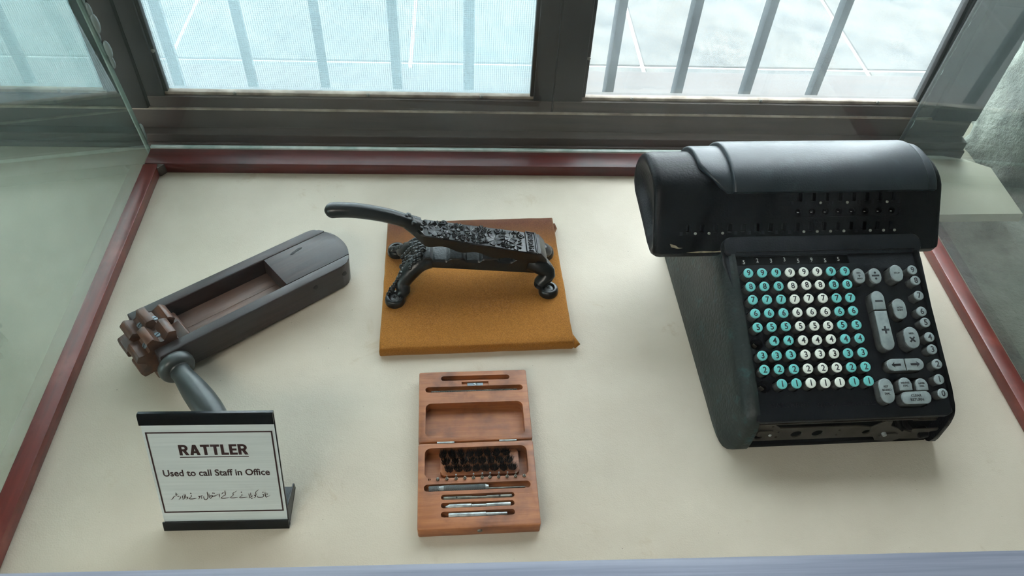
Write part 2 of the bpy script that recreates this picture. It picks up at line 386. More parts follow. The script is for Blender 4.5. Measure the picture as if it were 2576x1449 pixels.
# ------------------------------------------------------------------ window
trim = struct('trim_1', box(-1.05,1.66,.085,.34,-.045,.029,.002), 'window_wood', sm=0, label='dark wooden window ledge below the sashes')
ob('frame_rail', box(-1.05,1.66,.106,.16,.029,.076,.003), 'window_wood', trim)
ob('weather_strip', box(-1.05,1.66,.100,.106,.0765,.0795,.0008), 'bead_cream', trim)
ob('ledge_bead', box(-1.05,1.66,.078,.085,-.02,.012,.002), 'window_wood', trim)
ob('frame_post', box(-.068,-.028,.100,.17,.0765,1.8,.003), 'window_wood_v', trim)
ob('frame_post', box(1.565,1.66,.095,.17,.0765,1.8,.003), 'window_wood_v', trim)
ob('frame_post', box(-1.05,-.99,.100,.17,.0765,1.8,.003), 'window_wood_v', trim)
ob('head_rail', box(-1.05,1.66,.100,.17,1.74,1.8,.003), 'window_wood', trim)
nail_me = lathe([(.0001,.0022),(.0022,.0018),(.0036,.0006),(.0038,0),(.0038,-.002)],10)
wire_cache = {}
def wires(x0,x1,z0,z1,pitch,rw,seed):
    rd = random.Random(seed); bm = bmesh.new(); n = int((x1-x0)/pitch)
    for i in range(n+1):
        x = x0+(x1-x0)*i/n; k = 14
        pts = [(x+.0007*math.sin(9*z0+6.1*(z0+(z1-z0)*q/k)+x*7)+rd.uniform(-.0002,.0002), rd.uniform(-.0002,.0002), z0+(z1-z0)*q/k) for q in range(k+1)]
        bm_tube(bm, pts, rw, 3, upv=(0,1,0))
    m = int((z1-z0)/pitch)
    for j in range(m+1):
        z = z0+(z1-z0)*j/m; k = 8
        pts = [(x0+(x1-x0)*q/k, rd.uniform(-.0002,.0002), z+.0008*math.sin(5*(x0+(x1-x0)*q/k)+z*11)) for q in range(k+1)]
        bm_tube(bm, pts, rw, 3)
    return bm_mesh('wires', bm)
def sash(name, x0, x1, sl, sr, mesh, label, seed, dirty):
    w = struct(name, box(x0,x1,.104,.142,.080,.105,.002), 'window_wood', sm=0, label=label)    # bottom rail
    ob('stile', box(x0,x0+sl,.104,.142,.105,1.74,.002), 'window_wood_v', w)
    ob('stile', box(x1-sr,x1,.104,.142,.105,1.74,.002), 'window_wood_v', w)
    ob('top_rail', box(x0+sl,x1-sr,.104,.142,1.70,1.74,.002), 'window_wood', w)
    a, b = x0+sl, x1-sr
    ob('glazing_bead', box(a,b,.110,.122,.105,.112,.0015), 'bead_cream', w)
    ob('glazing_bead', box(a,a+.007,.110,.122,.112,1.70,.0015), 'window_wood_v', w)
    ob('glazing_bead', box(b-.007,b,.110,.122,.112,1.70,.0015), 'window_wood_v', w)
    ob('pane', box(a,b,.1235,.1265,.105,1.70), 'window_glass_dirty' if dirty else 'window_glass_clear', w, sm=0)
    n = 3; rd = random.Random(seed)
    for i in range(n):
        ob('nail', nail_me, 'nail_head', w, (a+(b-a)*(.16+.36*i)+rd.uniform(-.02,.02), .1095, .1095), (R(90),0,0))
    for z in (.2,.33): ob('nail', nail_me, 'nail_head', w, (a+.004,.1095,z), (R(90),0,0))
    if mesh:
        k = ob('screen_mesh', wires(a-.002,b+.002,.100,1.70,.0040,.00050,seed), 'mesh_wire', w, (0,.1375,0), sm=0); k['kind'] = 'stuff'
    return w
sash('window_1', -.985, -.072, .035, .026, True, 'window sash with wire screen seen through the left glass', 1, True)
sash('window_2', -.025, .766, .034, .038, True, 'window sash covered with wire screen in the middle', 2, True)
sash('window_3', .768, 1.562, .057, .034, False, 'clear glazed window sash at the right', 3, False)

# security bars
gr = empty('security_grille', (.6,.25,-.05), label='grey painted iron bars outside the window', cat='window bars')
bar_me = box(-.010,.010,-.010,.010,0,1.85,.0025,2)
for k in range(-6,10):
    if k == 4 and False: continue
    ob('bar', bar_me, 'bar_paint', gr, (-.015+.1535*k-.6, 0, 0), (0,0,R(12)))
for z in (.01,1.82): ob('cross_rail', box(-1.6,1.05,-.013,.013,z-.006,z+.012,.002), 'bar_paint', gr)

# ================================================================== DISPLAY CASE
case = empty('display_case', (.726,-.45,-.02), label='glass display case with red wood strips on a beige leather base', cat='display case')
CO = (-.726,.45,.02)         # children keep world coordinates through this offset
def cp(name, me, mat, **k): return ob(name, me, mat, case, CO, **k)
cp('base_panel', prism([(-.72,-.985),(1.500,-.985),(1.500,-.107),(1.704,-.107),(1.706,.040),(1.660,.068),(1.60,.083),(-.72,.083)], -.02, 0, .002), 'beige_leather', label='beige leather covered base panel')
def strip(me, mat): return cp('wood_strip', me, mat, label='red stained wood strip')
strip(box(-.026,1.4775,.0,.046,.0,.024,.0022), 'red_wood_x')
strip(box(-.0285,-.0,-.968,.0,.0,.0228,.0025), 'red_wood')
strip(box(1.4515,1.480,-.968,.0,.0,.0228,.0025), 'red_wood')
def quad_pane(p, th, mat, sm=0):
    """p: four corners, thickened along their normal"""
    P = [Vector(q) for q in p]; n = (P[1]-P[0]).cross(P[3]-P[0]).normalized()*th
    vs = P+[q+n for q in P]
    bm = bmesh.new(); bm.from_mesh(mesh_from('pane', vs, [(0,1,2,3),(7,6,5,4),(0,4,5,1),(1,5,6,2),(2,6,7,3),(3,7,4,0)]))
    return cp('glass_pane', bm_mesh('pane', bm), mat, sm=0)
ZT = .462
quad_pane([(-.030,-.975,.0),(-.030,.047,.0),(-.062,.047,ZT),(-.062,-.975,ZT)], .005, 'case_glass_side')
quad_pane([(1.482,-.975,.0),(1.482,.047,.0),(1.501,.047,ZT),(1.501,-.975,ZT)], -.005, 'case_glass_right')
quad_pane([(-.026,.047,.024),(1.478,.047,.024),(1.498,.047,ZT),(-.058,.047,ZT)], -.005, 'case_glass_back')
quad_pane([(-.062,-.985,ZT),(1.501,-.985,ZT),(1.501,.052,ZT),(-.062,.052,ZT)], .005, 'case_glass_top')
quad_pane([(-.030,-.985,.0),(1.482,-.985,.0),(1.501,-.985,ZT),(-.062,-.985,ZT)], .005, 'case_glass_back')
# polished edges and silicone of the panes
cp('glass_edge', box(-.026,1.478,.0455,.0535,.0235,.0275,.001), 'glass_edge', label='bright lower edge of the back pane')
cp('glass_edge', tube([(-.0325,.0515,.0),(-.0645,.0515,ZT)], .0042, 6), 'glass_edge')
cp('glass_edge', tube([(1.4845,.0515,.0),(1.5035,.0515,ZT)], .0042, 6), 'window_wood_v')
def blobs(pts, rs, seed):
    rd = random.Random(seed); bm = bmesh.new()
    for p, r in zip(pts, rs):
        bmesh.ops.create_icosphere(bm, subdivisions=2, radius=r, matrix=T(*p) @ Matrix.Diagonal((.55,.35,1.5,1)))
    return bm_mesh('blobs', bm)
for z, r in zip((.05,.065,.21,.235,.26,.285,.31,.33,.36,.40), (.010,.008,.009,.012,.008,.013,.009,.011,.010,.012)):
    cp('silicone_bead', blobs([(-.026-.0693*z+.004*math.sin(z*90),.054,z)], [r], 2), 'silicone', sm=80)
for z, r in zip((.03,.06,.1,.13,.17,.22,.27,.32,.38), (.008,.007,.010,.006,.007,.008,.007,.008,.008)):
    cp('silicone_bead', blobs([(1.487+.041*z,.053,z)], [r], 5), 'silicone', sm=80)
cp('silicone_bead', tube([(-.0315,-.96,.002),(-.0322,.045,.002)], .0035, 6), 'silicone')
cp('silicone_bead', tube([(1.4845,-.96,.004),(1.4845,.045,.004)], .0045, 6), 'silicone')
cp('glue_patch', prism([(.0005,-.012),(.004,-.010),(.012,.0005),(.003,.010),(-.006,.014),(-.008,.004)]  , 0, .0222, .002), 'window_wood', label='smear of dark glue in the corner')
cp('metal_trim', prism([(-.006,-.006),(.014,-.006),(.014,-.0045),(-.0045,-.0045),(-.0045,.012),(-.006,.012)][::-1], -.07, 1.51, 0, M=Matrix(((0,0,1,0),(-1,0,0,-.9905),(0,-1,0,ZT+.0005),(0,0,0,1)))), 'aluminium', label='aluminium angle along the front top edge')

# ================================================================== CALCULATING MACHINE
YW = .031; KA = R(21.5); KZ = .086
calc = empty('calculating_machine', (1.147,-.627,0), (0,0,YW), label='black electromechanical calculating machine with teal and white round keys', cat='calculator')
def zk(v): return KZ+v*math.tan(KA)
def interp(t, xs, ys):
    if t <= xs[0]: return ys[0]
    for a,b,c,d in zip(xs,xs[1:],ys,ys[1:]):
        if t <= b: return c+(d-c)*(t-a)/(b-a)
    return ys[-1]
def cheek(sgn, foot):
    VV = [-.0042,-.0030,-.0005,.004,.010,.018,.03,.05,.08,.12,.16,.20,.24,.28,.33,.38,.41,.42]
    ns = 12; outer, inner = [], []
    for v in VV:
        zb = interp(v, [-.0042,-.003,-.0005,.004,.010,.018,.03], [.034,.020,.009,.0035,.0018,.0012,.0010])
        zt = interp(v, [-.0042,-.003,-.0005,.004,.010,.018,.03], [.056,.068,.079,.086,.0915,.0955,zk(.03)+.0045]) if v < .03 else (zk(v)+.0045 if v < .25 else interp(v,[.25,.27,.42],[zk(.25)-.004,.150,.145]))
        g = interp(v, [-.0042,-.003,-.0005,.004,.010,.018,.03,.05], [.06,.30,.50,.68,.82,.91,.97,1])
        f = foot if v > .05 else foot
        ro, ri = [], []
        for i in range(ns+1):
            s = i/ns; z = zt+(zb-zt)*s
            bul = interp(s, [0,.04,.1,.2,.35,.6,.85,.95,1], [0,.22,.40,.52,.62,.78,.95,1,.97])
            ro.append((sgn*(.1475+f*bul*g), v, z)); ri.append((sgn*.1415, v, z))
        outer.append(ro); inner.append(ri)
    bm = bmesh.new(); A = [[bm.verts.new(p) for p in r] for r in outer]; B = [[bm.verts.new(p) for p in r] for r in inner]
    m = len(VV)
    for q in range(m-1):
        for i in range(ns):
            bm.faces.new((A[q][i],A[q][i+1],A[q+1][i+1],A[q+1][i])); bm.faces.new((B[q][i],B[q+1][i],B[q+1][i+1],B[q][i+1]))
        for i in (0,ns): bm.faces.new((A[q][i],A[q+1][i],B[q+1][i],B[q][i]))
    for q in (0,m-1):
        for i in range(ns): bm.faces.new((A[q][i],A[q][i+1],B[q][i+1],B[q][i]))
    return bm_mesh('cheek', bm)
ob('side_panel', cheek(-1,.0325), 'machine_green_black', calc, sm=50, label='greenish black crackle painted left side panel')
ob('side_panel', cheek(1,.008), 'machine_blue_black', calc, sm=50)
ob('rear_housing', box(-.145,.145,.235,.415,.002,.15,.006), 'machine_blue_black', calc)
ob('base_shade', box(-.1405,.1405,.006,.24,.001,.010,.001), 'machine_dark', calc)  # black box standing in for the shade below the bracket
ob('inner_well', box(-.140,.140,.016,.235,.010,.060), 'machine_dark', calc, sm=0)

# keyboard deck with its key holes; deck coordinates (u, s) on the slope
deck_pts = [(-.147,-.001),(-.140,-.003),(.135,-.003),(.143,.002),(.147,.06),(.150,.15),(.153,.235),(.155,.262),(-.157,.262),(-.158,.240),(-.152,.205),(-.1485,.15),(-.147,.06)]
KEYC = [(-.130+.02130*c) for c in range(8)]
KEYR = {n: .0475+.02113*(n-1) for n in range(1,10)}
grey = {9:(.1253,.2158),8:(.1262,.1985),7:(.1250,.1743),6:(.1236,.1498),5:(.1252,.1324),4:(.1257,.1096),3:(.1251,.0914),2:(.1272,.0687),1:(.1243,.0469),0:(.1245,.0262)}
FUN = [ # name, u, s, width, length, corner, height, print
 ('divi',.0402,.2086,.0178,.0245,None,.0135), ('divide',.0655,.2082,.0180,.0250,None,.0135), ('stop',.0968,.2098,.0190,.0268,None,.0185),
 ('nonshift',.0921,.1553,.0196,.0325,None,.0125), ('negx',.0962,.1088,.0215,.0330,None,.0185), ('kbdial',.0428,.0327,.0205,.0365,None,.0145)]
WELLS = [(.0597,.1375,.0225,.0930,None),(.0808,.0704,.0590,.0210,None),(.0850,.0312,.0480,.0430,.009)]
dk = prism(deck_pts, -.014, 0, .0022, 2)
bm = bmesh.new()
for n,s in KEYR.items():
    for u in KEYC: bm_prism(bm, [(u+.0091*math.cos(2*PI*i/18), s+.0091*math.sin(2*PI*i/18)) for i in range(18)], -.011, .01)
for u,s in grey.values(): bm_prism(bm, [(u+.0088*math.cos(2*PI*i/18), s+.0080*math.sin(2*PI*i/18)) for i in range(18)], -.011, .01)
for nm,u,s,w,l,r,h in FUN: bm_prism(bm, obround(u,s,w+.0030,l+.0030), -.011, .01)
for u,s,w,l,r in WELLS: bm_prism(bm, obround(u,s,w,l,r=r), -.011, .01)
bm_prism(bm, [(-.1395,.2345),(.0370,.2345),(.0370,.2490),(-.1395,.2490)], -.0035, .01)
dk = cut(dk, bm_mesh('holes', bm))
deck = ob('keyboard_deck', dk, 'machine_deck', calc, (0,0,KZ), (KA,0,0), sm=30, label='dark keyboard deck with key holes')
def onto(u,s,h=0): return (u, s*math.cos(KA)-h*math.sin(KA), KZ+s*math.sin(KA)+h*math.cos(KA))
# hood between the keyboard and the carriage
hood = prism(obround(0,0,.312,.030,6,.010), -.012, .0055, .003, 3)
ob('hood', hood, 'machine_deck', calc, onto(-.0005,.2645), (KA+R(6),0,0), sm=40)
ob('hood_bead', box(-.140,.142,-.0008,.0008,-.001,.0009,.0004), 'machine_blue_black', calc, onto(.001,.2545,.0048), (KA+R(6),0,0))
# dial strip
strip_o = ob('dial_strip', box(-.0875,.0875,-.0070,.0070,-.001,.0012,.0004), 'machine_dark', calc, onto(-.05125,.2418,-.0030), (KA,0,0), label='strip with a row of small white figures')
for i,d in enumerate('52335955'):
    x = -.0770+.0213*i
    ob('dial_window', box(-.0032,.0032,-.0048,.0048,0,.0006), 'machine_blue_black', strip_o, (x,0,.0012), sm=0)
    ob('dial_figure', text(d,.0066,.01,.0003,.85), 'dial_white', strip_o, (x+.0004,(-.0014,.0010,0,.0016,-.001,.0004,-.0012,.0004)[i],.0019), sm=0)
# round keys: skirt with a coloured cap and a printed figure
skirt_me = lathe([(.0001,-.012),(.0068,-.012),(.0070,.0120),(.0072,.0122)],20)
capR = .0074
cap_prof = [(.0066,.0118),(capR-.0001,.0120),(capR,.0128),(capR,.0142),(capR-.0005,.0149),(capR-.0014,.0152),(.0001,.0150)]
cap_me = {k: lathe(cap_prof,22) for k in ('key_teal','key_white','key_grey')}
g_skirt = skirt_me.copy()
rk = random.Random(8)
def round_key(n, u, s, cap, skm, skmat, tilt):
    k = ob('key', skm, skmat, calc, onto(u,s), (KA+tilt[0],tilt[1],0))
    ob('key_cap', cap_me[cap], cap, k)
    ob('key_figure', text(str(n),.0090,.020,.00025,.95), 'key_print', k, (0,0,.0150), sm=0)
    return k
for n,s in KEYR.items():
    for c,u in enumerate(KEYC):
        if c == 0 and n in (4,1):
            ob('key_stem', box(-.0012,.0012,-.0035,.0035,-.02,-.003,.0004), 'steel_dark', calc, onto(u,s), (KA,0,R(60)), label='bare metal key stem in an empty hole'); continue
        cap = 'key_white' if c in (3,4,5) else 'key_teal'
        round_key(n,u,s,cap,skirt_me,'key_skirt',(rk.uniform(-.03,.03),rk.uniform(-.03,.03)))
for n,(u,s) in grey.items():
    round_key(n,u,s,'key_grey',g_skirt,'key_grey_skirt',(rk.uniform(-.03,.03),rk.uniform(-.03,.03)))
# function keys
def fkey(pts, u, s, h, prints):
    k = ob('function_key', prism(pts,-.012,h-.0028,.0006,1), 'key_grey_skirt', calc, onto(u,s), (KA,0,0), sm=40)
    ob('key_cap', prism([(x*.97,y*.985) for x,y in pts],h-.0028,h,.0012,3), 'key_grey', k, sm=40)
    for me,x,y in prints: ob('key_print', me, 'key_print', k, (x,y,h), sm=0)
def flat(pts, t=.0003): return prism(pts,0,t)
def plus(r, w): return flat([(-w,-r),(w,-r),(w,-w),(r,-w),(r,w),(w,w),(w,r),(-w,r),(-w,w),(-r,w),(-r,-w),(-w,-w)])
def disc(r): return flat([(r*math.cos(2*PI*i/14),r*math.sin(2*PI*i/14)) for i in range(14)])
def rect(w,h): return flat([(-w/2,-h/2),(w/2,-h/2),(w/2,h/2),(-w/2,h/2)])
cross = plus(.0052,.0011); cross.transform(RZ(R(45)))
PR = {'divi':[(text('DIVI-',.0022,.01),0,.0045),(plus(.0019,.0004),0,.0),(text('DEND',.0022,.01),0,-.0045)],
 'divide':[(disc(.0017),0,.0048),(rect(.0115,.0027),0,0),(disc(.0017),0,-.0048)],
 'stop':[(text('STOP',.0028,.012),0,0)],
 'nonshift':[(text('NON',.0027,.012),0,.0018),(text('SHIFT',.0027,.012),0,-.0022)],
 'negx':[(text('NEG',.0026,.014),0,.0062),(cross,0,-.0030)],
 'kbdial':[(text('KEY',.0029,.012),0,.0062),(text('BOARD',.0029,.012),0,.0010),(text('DIAL',.0029,.012),0,-.0042)]}
for nm,u,s,w,l,r,h in FUN: fkey(obround(0,0,w,l),u,s,h,PR[nm])
def halfround(w, l, top):
    """one round end, one square end"""
    r = w/2; P = []
    for i in range(11):
        t = i*PI/10; P.append((r*math.cos(t), l/2-r+r*math.sin(t)))
    P += [(-r,-l/2),(r,-l/2)]
    return P if top else [(-x,-y) for x,y in P]
fkey(halfround(.0196,.0295,True), .0597,.1685,.0160,[(rect(.0115,.0027),.0006,-.0015)])
fkey(halfround(.0196,.0610,False),.0597,.1218,.0160,[(plus(.0058,.0014),.0005,.0005)])
arrow = [(-.0072,0),(-.0022,.0042),(-.0030,.0015),(.0068,.0015),(.0068,-.0015),(-.0030,-.0015),(-.0022,-.0042)]
P = halfround(.0180,.0278,True)
fkey([(-y,x) for x,y in P], .0665,.0704,.0125,[(flat(arrow[::-1]),.0,0)])
fkey([(y,-x) for x,y in P], .0950,.0704,.0125,[(flat([(-x,-y) for x,y in arrow][::-1]),.0,0)])
fkey(halfround(.0192,.0190,True), .0732,.0420,.0130,[(text('MIDDLE',.0026,.012),0,.0014),(text('DIAL',.0026,.012),0,-.0028)])
fkey(halfround(.0180,.0178,True), .0984,.0410,.0115,[(text('UPPER',.0024,.012),0,.0012),(text('DIAL',.0024,.012),0,-.0028)])
fkey(obround(0,0,.0440,.0178,6,.0065), .0850,.0215,.0135,[(text('CLEAR',.0038,.014),0,.0030),(text('RETURN',.0038,.014),0,-.0030)])
# embossed name on the deck
ob('embossed_name', fit_text('MARCHANT',.056,.0068,ext=.0006,spacing=1.25), 'machine_deck', deck, (-.0955,.0205,0), sm=0, label='embossed lettering in the deck paint')
ob('embossed_name', fit_text('figurematic',.088,.0098,ext=.0006,shear=.35), 'machine_deck', deck, (-.012,.0190,0), sm=0)
# front opening: bracket, cam plate and rods under the lip
Mf = lambda v: Matrix(((1,0,0,0),(0,0,-1,v),(0,1,0,0),(0,0,0,1)))      # (x,y)->(u,z), depth towards -v
pl = prism([(-.1395,.0195),(.0475,.0187),(.1085,.0075),(.138,.0065),(.138,.030),(.100,.033),(.0165,.0505),(-.1015,.0521),(-.1184,.0672),(-.1395,.0676)], 0, .002)
bm = bmesh.new()
for x,z,r in ((-.0716,.0339,.0085),(-.0395,.0339,.0085),(-.1135,.0576,.0021),(-.1001,.0414,.0023),(-.1006,.0282,.0023),(-.0076,.0405,.0022),(-.0082,.0279,.0020),(-.128,.030,.006),(.036,.032,.0062)):
    bm_prism(bm, [(x+r*math.cos(2*PI*i/18), z+r*math.sin(2*PI*i/18)) for i in range(18)], -.01, .01)
pl = cut(pl, bm_mesh('h', bm)); pl.transform(Mf(.008))
ob('front_bracket', pl, 'machine_metal', calc, sm=30, label='grey brown metal bracket with round holes under the deck')
ob('cam_plate', prism([(.0381,.0406),(.055,.0138),(.0834,.0092),(.096,.0194),(.1038,.0261),(.1042,.0327),(.0737,.0475),(.0634,.0529),(.0618,.0658),(.0503,.0666),(.0341,.0503)],0,.002,.0004,1,M=Mf(.004)), 'machine_metal', calc, sm=30)
ob('cam_boss', prism(obround(.070,.028,.030,.012),0,.002,.0006,1,M=Mf(.002)), 'machine_metal', calc)
ob('pivot_pin', lathe([(.0001,.004),(.003,.0035),(.0036,0),(.0036,-.004)],14,Mf(.001)@T(.0605,.034,0)), 'steel', calc)
ob('link_bar', prism([(.1002,.0432),(.1455,.0433),(.1455,.0374),(.1279,.034),(.1046,.0333)],0,.002,.0004,1,M=Mf(.003)), 'machine_metal', calc, sm=30)
for z in (.052,.058,.064): ob('link_bar', box(.100-.3*(z-.06),.138,.010,.013,z-.0016,z+.0016,.0006), 'machine_metal', calc)
ob('spring_lever', tube([(.080,.006,.066),(.086,.003,.054),(.094,.002,.047),(.101,.003,.041)],[.0035,.004,.0035,.002],8), 'machine_dark', calc)
ob('spring_lever', tube([(.068,.008,.066),(.076,.004,.052),(.087,.002,.040)],[.003,.0035,.002],8), 'machine_dark', calc)
ob('roller', lathe([(.0001,.010),(.006,.010),(.0095,.008),(.0095,-.004),(.006,-.006),(.0001,-.006)],20,T(.128,.010,.019)@RY(R(70))), 'machine_blue_black', calc)
ob('anchor_plate', prism(obround(-.122,.0425,.024,.014,5,.004),0,.0015,.0004,1,M=Mf(.005)), 'machine_metal', calc)
ob('anchor_screw', lathe([(.0001,.002),(.002,.0016),(.0030,0),(.003,-.002)],12,Mf(.004)@T(-.1135,.0382,0)), 'steel', calc)
ob('lip_edge', box(-.1395,.098,.001,.004,.0695,.0712,.0004), 'machine_metal', calc)

# ------------------------------------------------------------------ carriage with the dials
FT = math.atan2(.0795,.061)                # slope of the dial face
F0 = (.250,.168)
prof = [(.2500,.1680),(.2805,.2077),(.3050,.2396),(.3120,.2470),(.3220,.2530),(.3360,.2572),(.3520,.2585),(.3700,.2570),(.3870,.2525),(.4030,.2440),(.4180,.2310),(.4290,.2150),(.4350,.1980),(.4350,.1800),(.4280,.1660),(.4120,.1560),(.3800,.1520),(.3300,.1490),(.2850,.1470),(.2640,.1500),(.2530,.1580)]
cvx = sum(p[0] for p in prof)/len(prof); czx = sum(p[1] for p in prof)/len(prof)
def ring(u, k): return [(u, cvx+(v-cvx)*k, czx+(z-czx)*k) for v,z in prof]
def inset(u, d):
    """ring pulled in by d from the profile"""
    out = []
    for v,z in prof:
        w = Vector((v-cvx,z-czx)); L = w.length; w *= (L-d)/L; out.append((u,cvx+w.x,czx+w.y))
    return out
bm = bmesh.new()
bm_loft(bm, [inset(-.2490,.042),inset(-.2525,.032),inset(-.2570,.022),inset(-.2595,.0165),inset(-.2608,.0125),inset(-.2608,.0085),inset(-.2590,.0040),inset(-.2550,.0012),inset(-.2490,0),
  inset(.184,0),inset(.190,.0010),inset(.1950,.0035),inset(.1975,.0075),inset(.1985,.012)])
car = bm_mesh('carriage', bm)
def MF(u, t, d=0):
    """dial-face frame: x = u, y up the slope, z outwards"""
    return T(u, F0[0]+t*math.cos(FT)-d*math.sin(FT), F0[1]+t*math.sin(FT)+d*math.cos(FT)) @ RX(FT)
top_u = [-.0345+.02137*i for i in range(8)]; low_u = [-.2078+.02145*i for i in range(16)]
bm = bmesh.new()
bm_prism(bm, obround(.0405,.0605,.176,.0152), -.0022, .01)
me1 = bm_mesh('c', bm); me1.transform(MF(0,0)); car = cut(car, me1)
bm = bmesh.new()
for u in top_u: bm_prism(bm, obround(u,.0829,.0080,.0132,3,.0014), -.009, .01)
for u in low_u: bm_prism(bm, obround(u,.0378,.0080,.0130,3,.0014), -.009, .01)
for i in range(8): bm_prism(bm, [(-.0342+.02143*i+(.0052)*math.cos(2*PI*k/16), .0606+.0052*math.sin(2*PI*k/16)) for k in range(16)], -.009, .01)
me1 = bm_mesh('c', bm); me1.transform(MF(0,0)); car = cut(car, me1)
carr = ob('carriage', car, 'machine_blue_black', calc, sm=40, label='black carriage with three rows of dials')
def fm(name, me, mat, u, t, d=0, parent=carr, **k):
    o = ob(name, me, mat, parent, **k); o.matrix_local = MF(u,t,d); return o
dw = box(-.0028,.0002,-.0034,.0064,-.0088,-.0022,.0008)
for u in top_u: fm('dial_wheel', dw, 'machine_deck', u-.0010,.0829)
for u in low_u: fm('dial_wheel', dw, 'machine_deck', u-.0010,.0378)
kn = lathe([(.0001,-.0050),(.0016,-.0052),(.0028,-.0060),(.0030,-.0088)],14)
for i in range(8): fm('dial_knob', kn, 'machine_dark', -.0342+.02143*i,.0606)
fl = box(-.0013,.0013,-.0004,.0004,-.0052,-.0046)
for i in range(8): fm('knob_mark', fl, 'dial_white', -.0342+.02143*i,.0596)
dot = lathe([(.0022,0),(.0022,.0012),(.0016,.0018),(.0001,.0019)],12)
sq = box(-.0024,.0024,-.0024,.0024,-.0002,.0007,.0003)
for i in (1,3,6): fm('decimal_marker', dot, 'dial_dot', top_u[i]+.0118,.0745,label='small ivory decimal marker')
for i in (0,2,4,5,7): fm('decimal_shutter', sq, 'machine_deck', top_u[i]+.0100,.0747)
fm('decimal_shutter', sq, 'machine_deck', top_u[0]-.0125,.0747)
for i in (0,1,2,8,9,10,11,13,14,15): fm('decimal_marker', dot, 'dial_dot', low_u[i]+(.0108 if i<15 else .0072),.0303,label='small ivory decimal marker')
for i in (3,4,5,6,7,12): fm('decimal_shutter', sq, 'machine_deck', low_u[i]+.0098,.0303)
fm('decimal_shutter', sq, 'machine_deck', low_u[0]-.0115,.0303)
# chipped paint along the lower left edge
fm('paint_chip', prism([(-.21,.0012),(-.185,.0035),(-.165,.0022),(-.150,.0040),(-.137,.0034),(-.140,.0012),(-.170,.0008),(-.190,.0004)],-.0005,.0004), 'chipped_edge', 0,0)
fm('paint_chip', prism([(-.236,.015),(-.228,.013),(-.222,.009),(-.216,.0085),(-.224,.0075),(-.234,.010)],-.0005,.0004), 'chipped_edge', 0,0)
# drum cover over the carriage and the two collars beside it
def arc_cover(off, i0, i1, left, right, thick=.006):
    """shell following the profile between points i0..i1, offset outwards; left/right: u as a function of 0..1 along the arc"""
    src = [Vector((v,z)) for v,z in prof[i0:i1+1]]; pts = spline([(p.x,p.y,0) for p in src], 3); n = len(pts)
    outp, inp = [], []
    for i,p in enumerate(pts):
        d = Vector((p.x-cvx,p.y-czx)).normalized(); e = off if 0 < i < n-1 else off*.35
        outp.append((p.x+d.x*e,p.y+d.y*e)); inp.append((p.x+d.x*(-.004),p.y+d.y*(-.004)))
    loop = outp+inp[::-1]; tt = [i/(n-1) for i in range(n)]; tl = tt+tt[::-1]
    rs = []
    for k,sh in ((0,.004),(.0,.0)):
        pass
    def mk(uf, shrink):
        o = []
        for j,((v,z),t) in enumerate(zip(loop,tl)):
            d = Vector((v-cvx,z-czx)).normalized()*(shrink if j < n else 0); o.append((uf(t),v-d.x,z-d.y))
        return o
    bm = bmesh.new()
    bm_loft(bm, [mk(left,.0042),mk(lambda t:left(t)+.0006,.0018),mk(lambda t:left(t)+.0020,.0004),mk(lambda t:left(t)+.0042,0),
                 mk(lambda t:right(t)-.0042,0),mk(lambda t:right(t)-.0020,.0004),mk(lambda t:right(t)-.0006,.0018),mk(right,.0042)])
    return bm_mesh('cover', bm)
ob('drum_cover', arc_cover(.0155,2,12,lambda t:-.144,lambda t:.164), 'machine_cover', calc, sm=50, label='smooth blue grey drum cover')
ob('cover_collar', arc_cover(.0085,2,12,lambda t:-.150-.040*min(1,max(0,(t-.02)/.34))**.8,lambda t:-.140), 'machine_cover', calc, sm=50)
ob('cover_collar', arc_cover(.0105,2,12,lambda t:.160,lambda t:.180), 'machine_cover', calc, sm=50)
ob('cover_arrow', join_meshes([(rect(.0007,.0090),T(0,0,0)),(rect(.0007,.0050),T(-.0013,-.0030,0)@RZ(R(35))),(rect(.0007,.0050),T(.0013,-.0030,0)@RZ(R(-35)))]), 'key_grey', calc, (.063,.3075,.2572), (FT-R(8),0,0), sm=0, label='small scratched arrow mark')

# ================================================================== CORK PRESS ON ITS VELVET BOARD
press = empty('cork_press', (.604,-.2895,0), (0,0,.027), label='black cast iron lever press with leaf relief screwed to a gold velvet board', cat='press')
def pp(name, me, mat, parent=press, **k): return ob(name, me, mat, parent, **k)
# velvet covered board, corners a little out of square
bm = bmesh.new()
bp = [(-.1535,-.158),(.1590,-.1530),(.1545,.1440),(-.1510,.1370)]
# subdivide the rim so that the cloth edge can wander
rim = []; rb = random.Random(5)
for (a,b) in zip(bp, bp[1:]+bp[:1]):
    for k in range(14): rim.append((a[0]+(b[0]-a[0])*k/14+rb.uniform(-.0005,.0005), a[1]+(b[1]-a[1])*k/14+rb.uniform(-.0005,.0005)))
cx0, cy0 = 0, -.008
def rr(k, z): return [(cx0+(x-cx0)*k, cy0+(y-cy0)*k, z) for x,y in rim]
bm_loft(bm, [rr(.990,.0),rr(1.0,.004),rr(1.001,.010),rr(1.0,.0150),rr(.990,.0185),rr(.975,.0197),rr(.90,.0200),rr(.6,.0200)])
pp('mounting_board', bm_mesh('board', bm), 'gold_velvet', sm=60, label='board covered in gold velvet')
# folded cloth at two corners
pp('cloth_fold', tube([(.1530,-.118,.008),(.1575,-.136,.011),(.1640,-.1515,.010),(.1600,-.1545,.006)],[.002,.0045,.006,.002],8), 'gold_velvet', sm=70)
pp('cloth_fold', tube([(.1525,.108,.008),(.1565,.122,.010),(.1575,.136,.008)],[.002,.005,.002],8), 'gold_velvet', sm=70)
BZ = .020
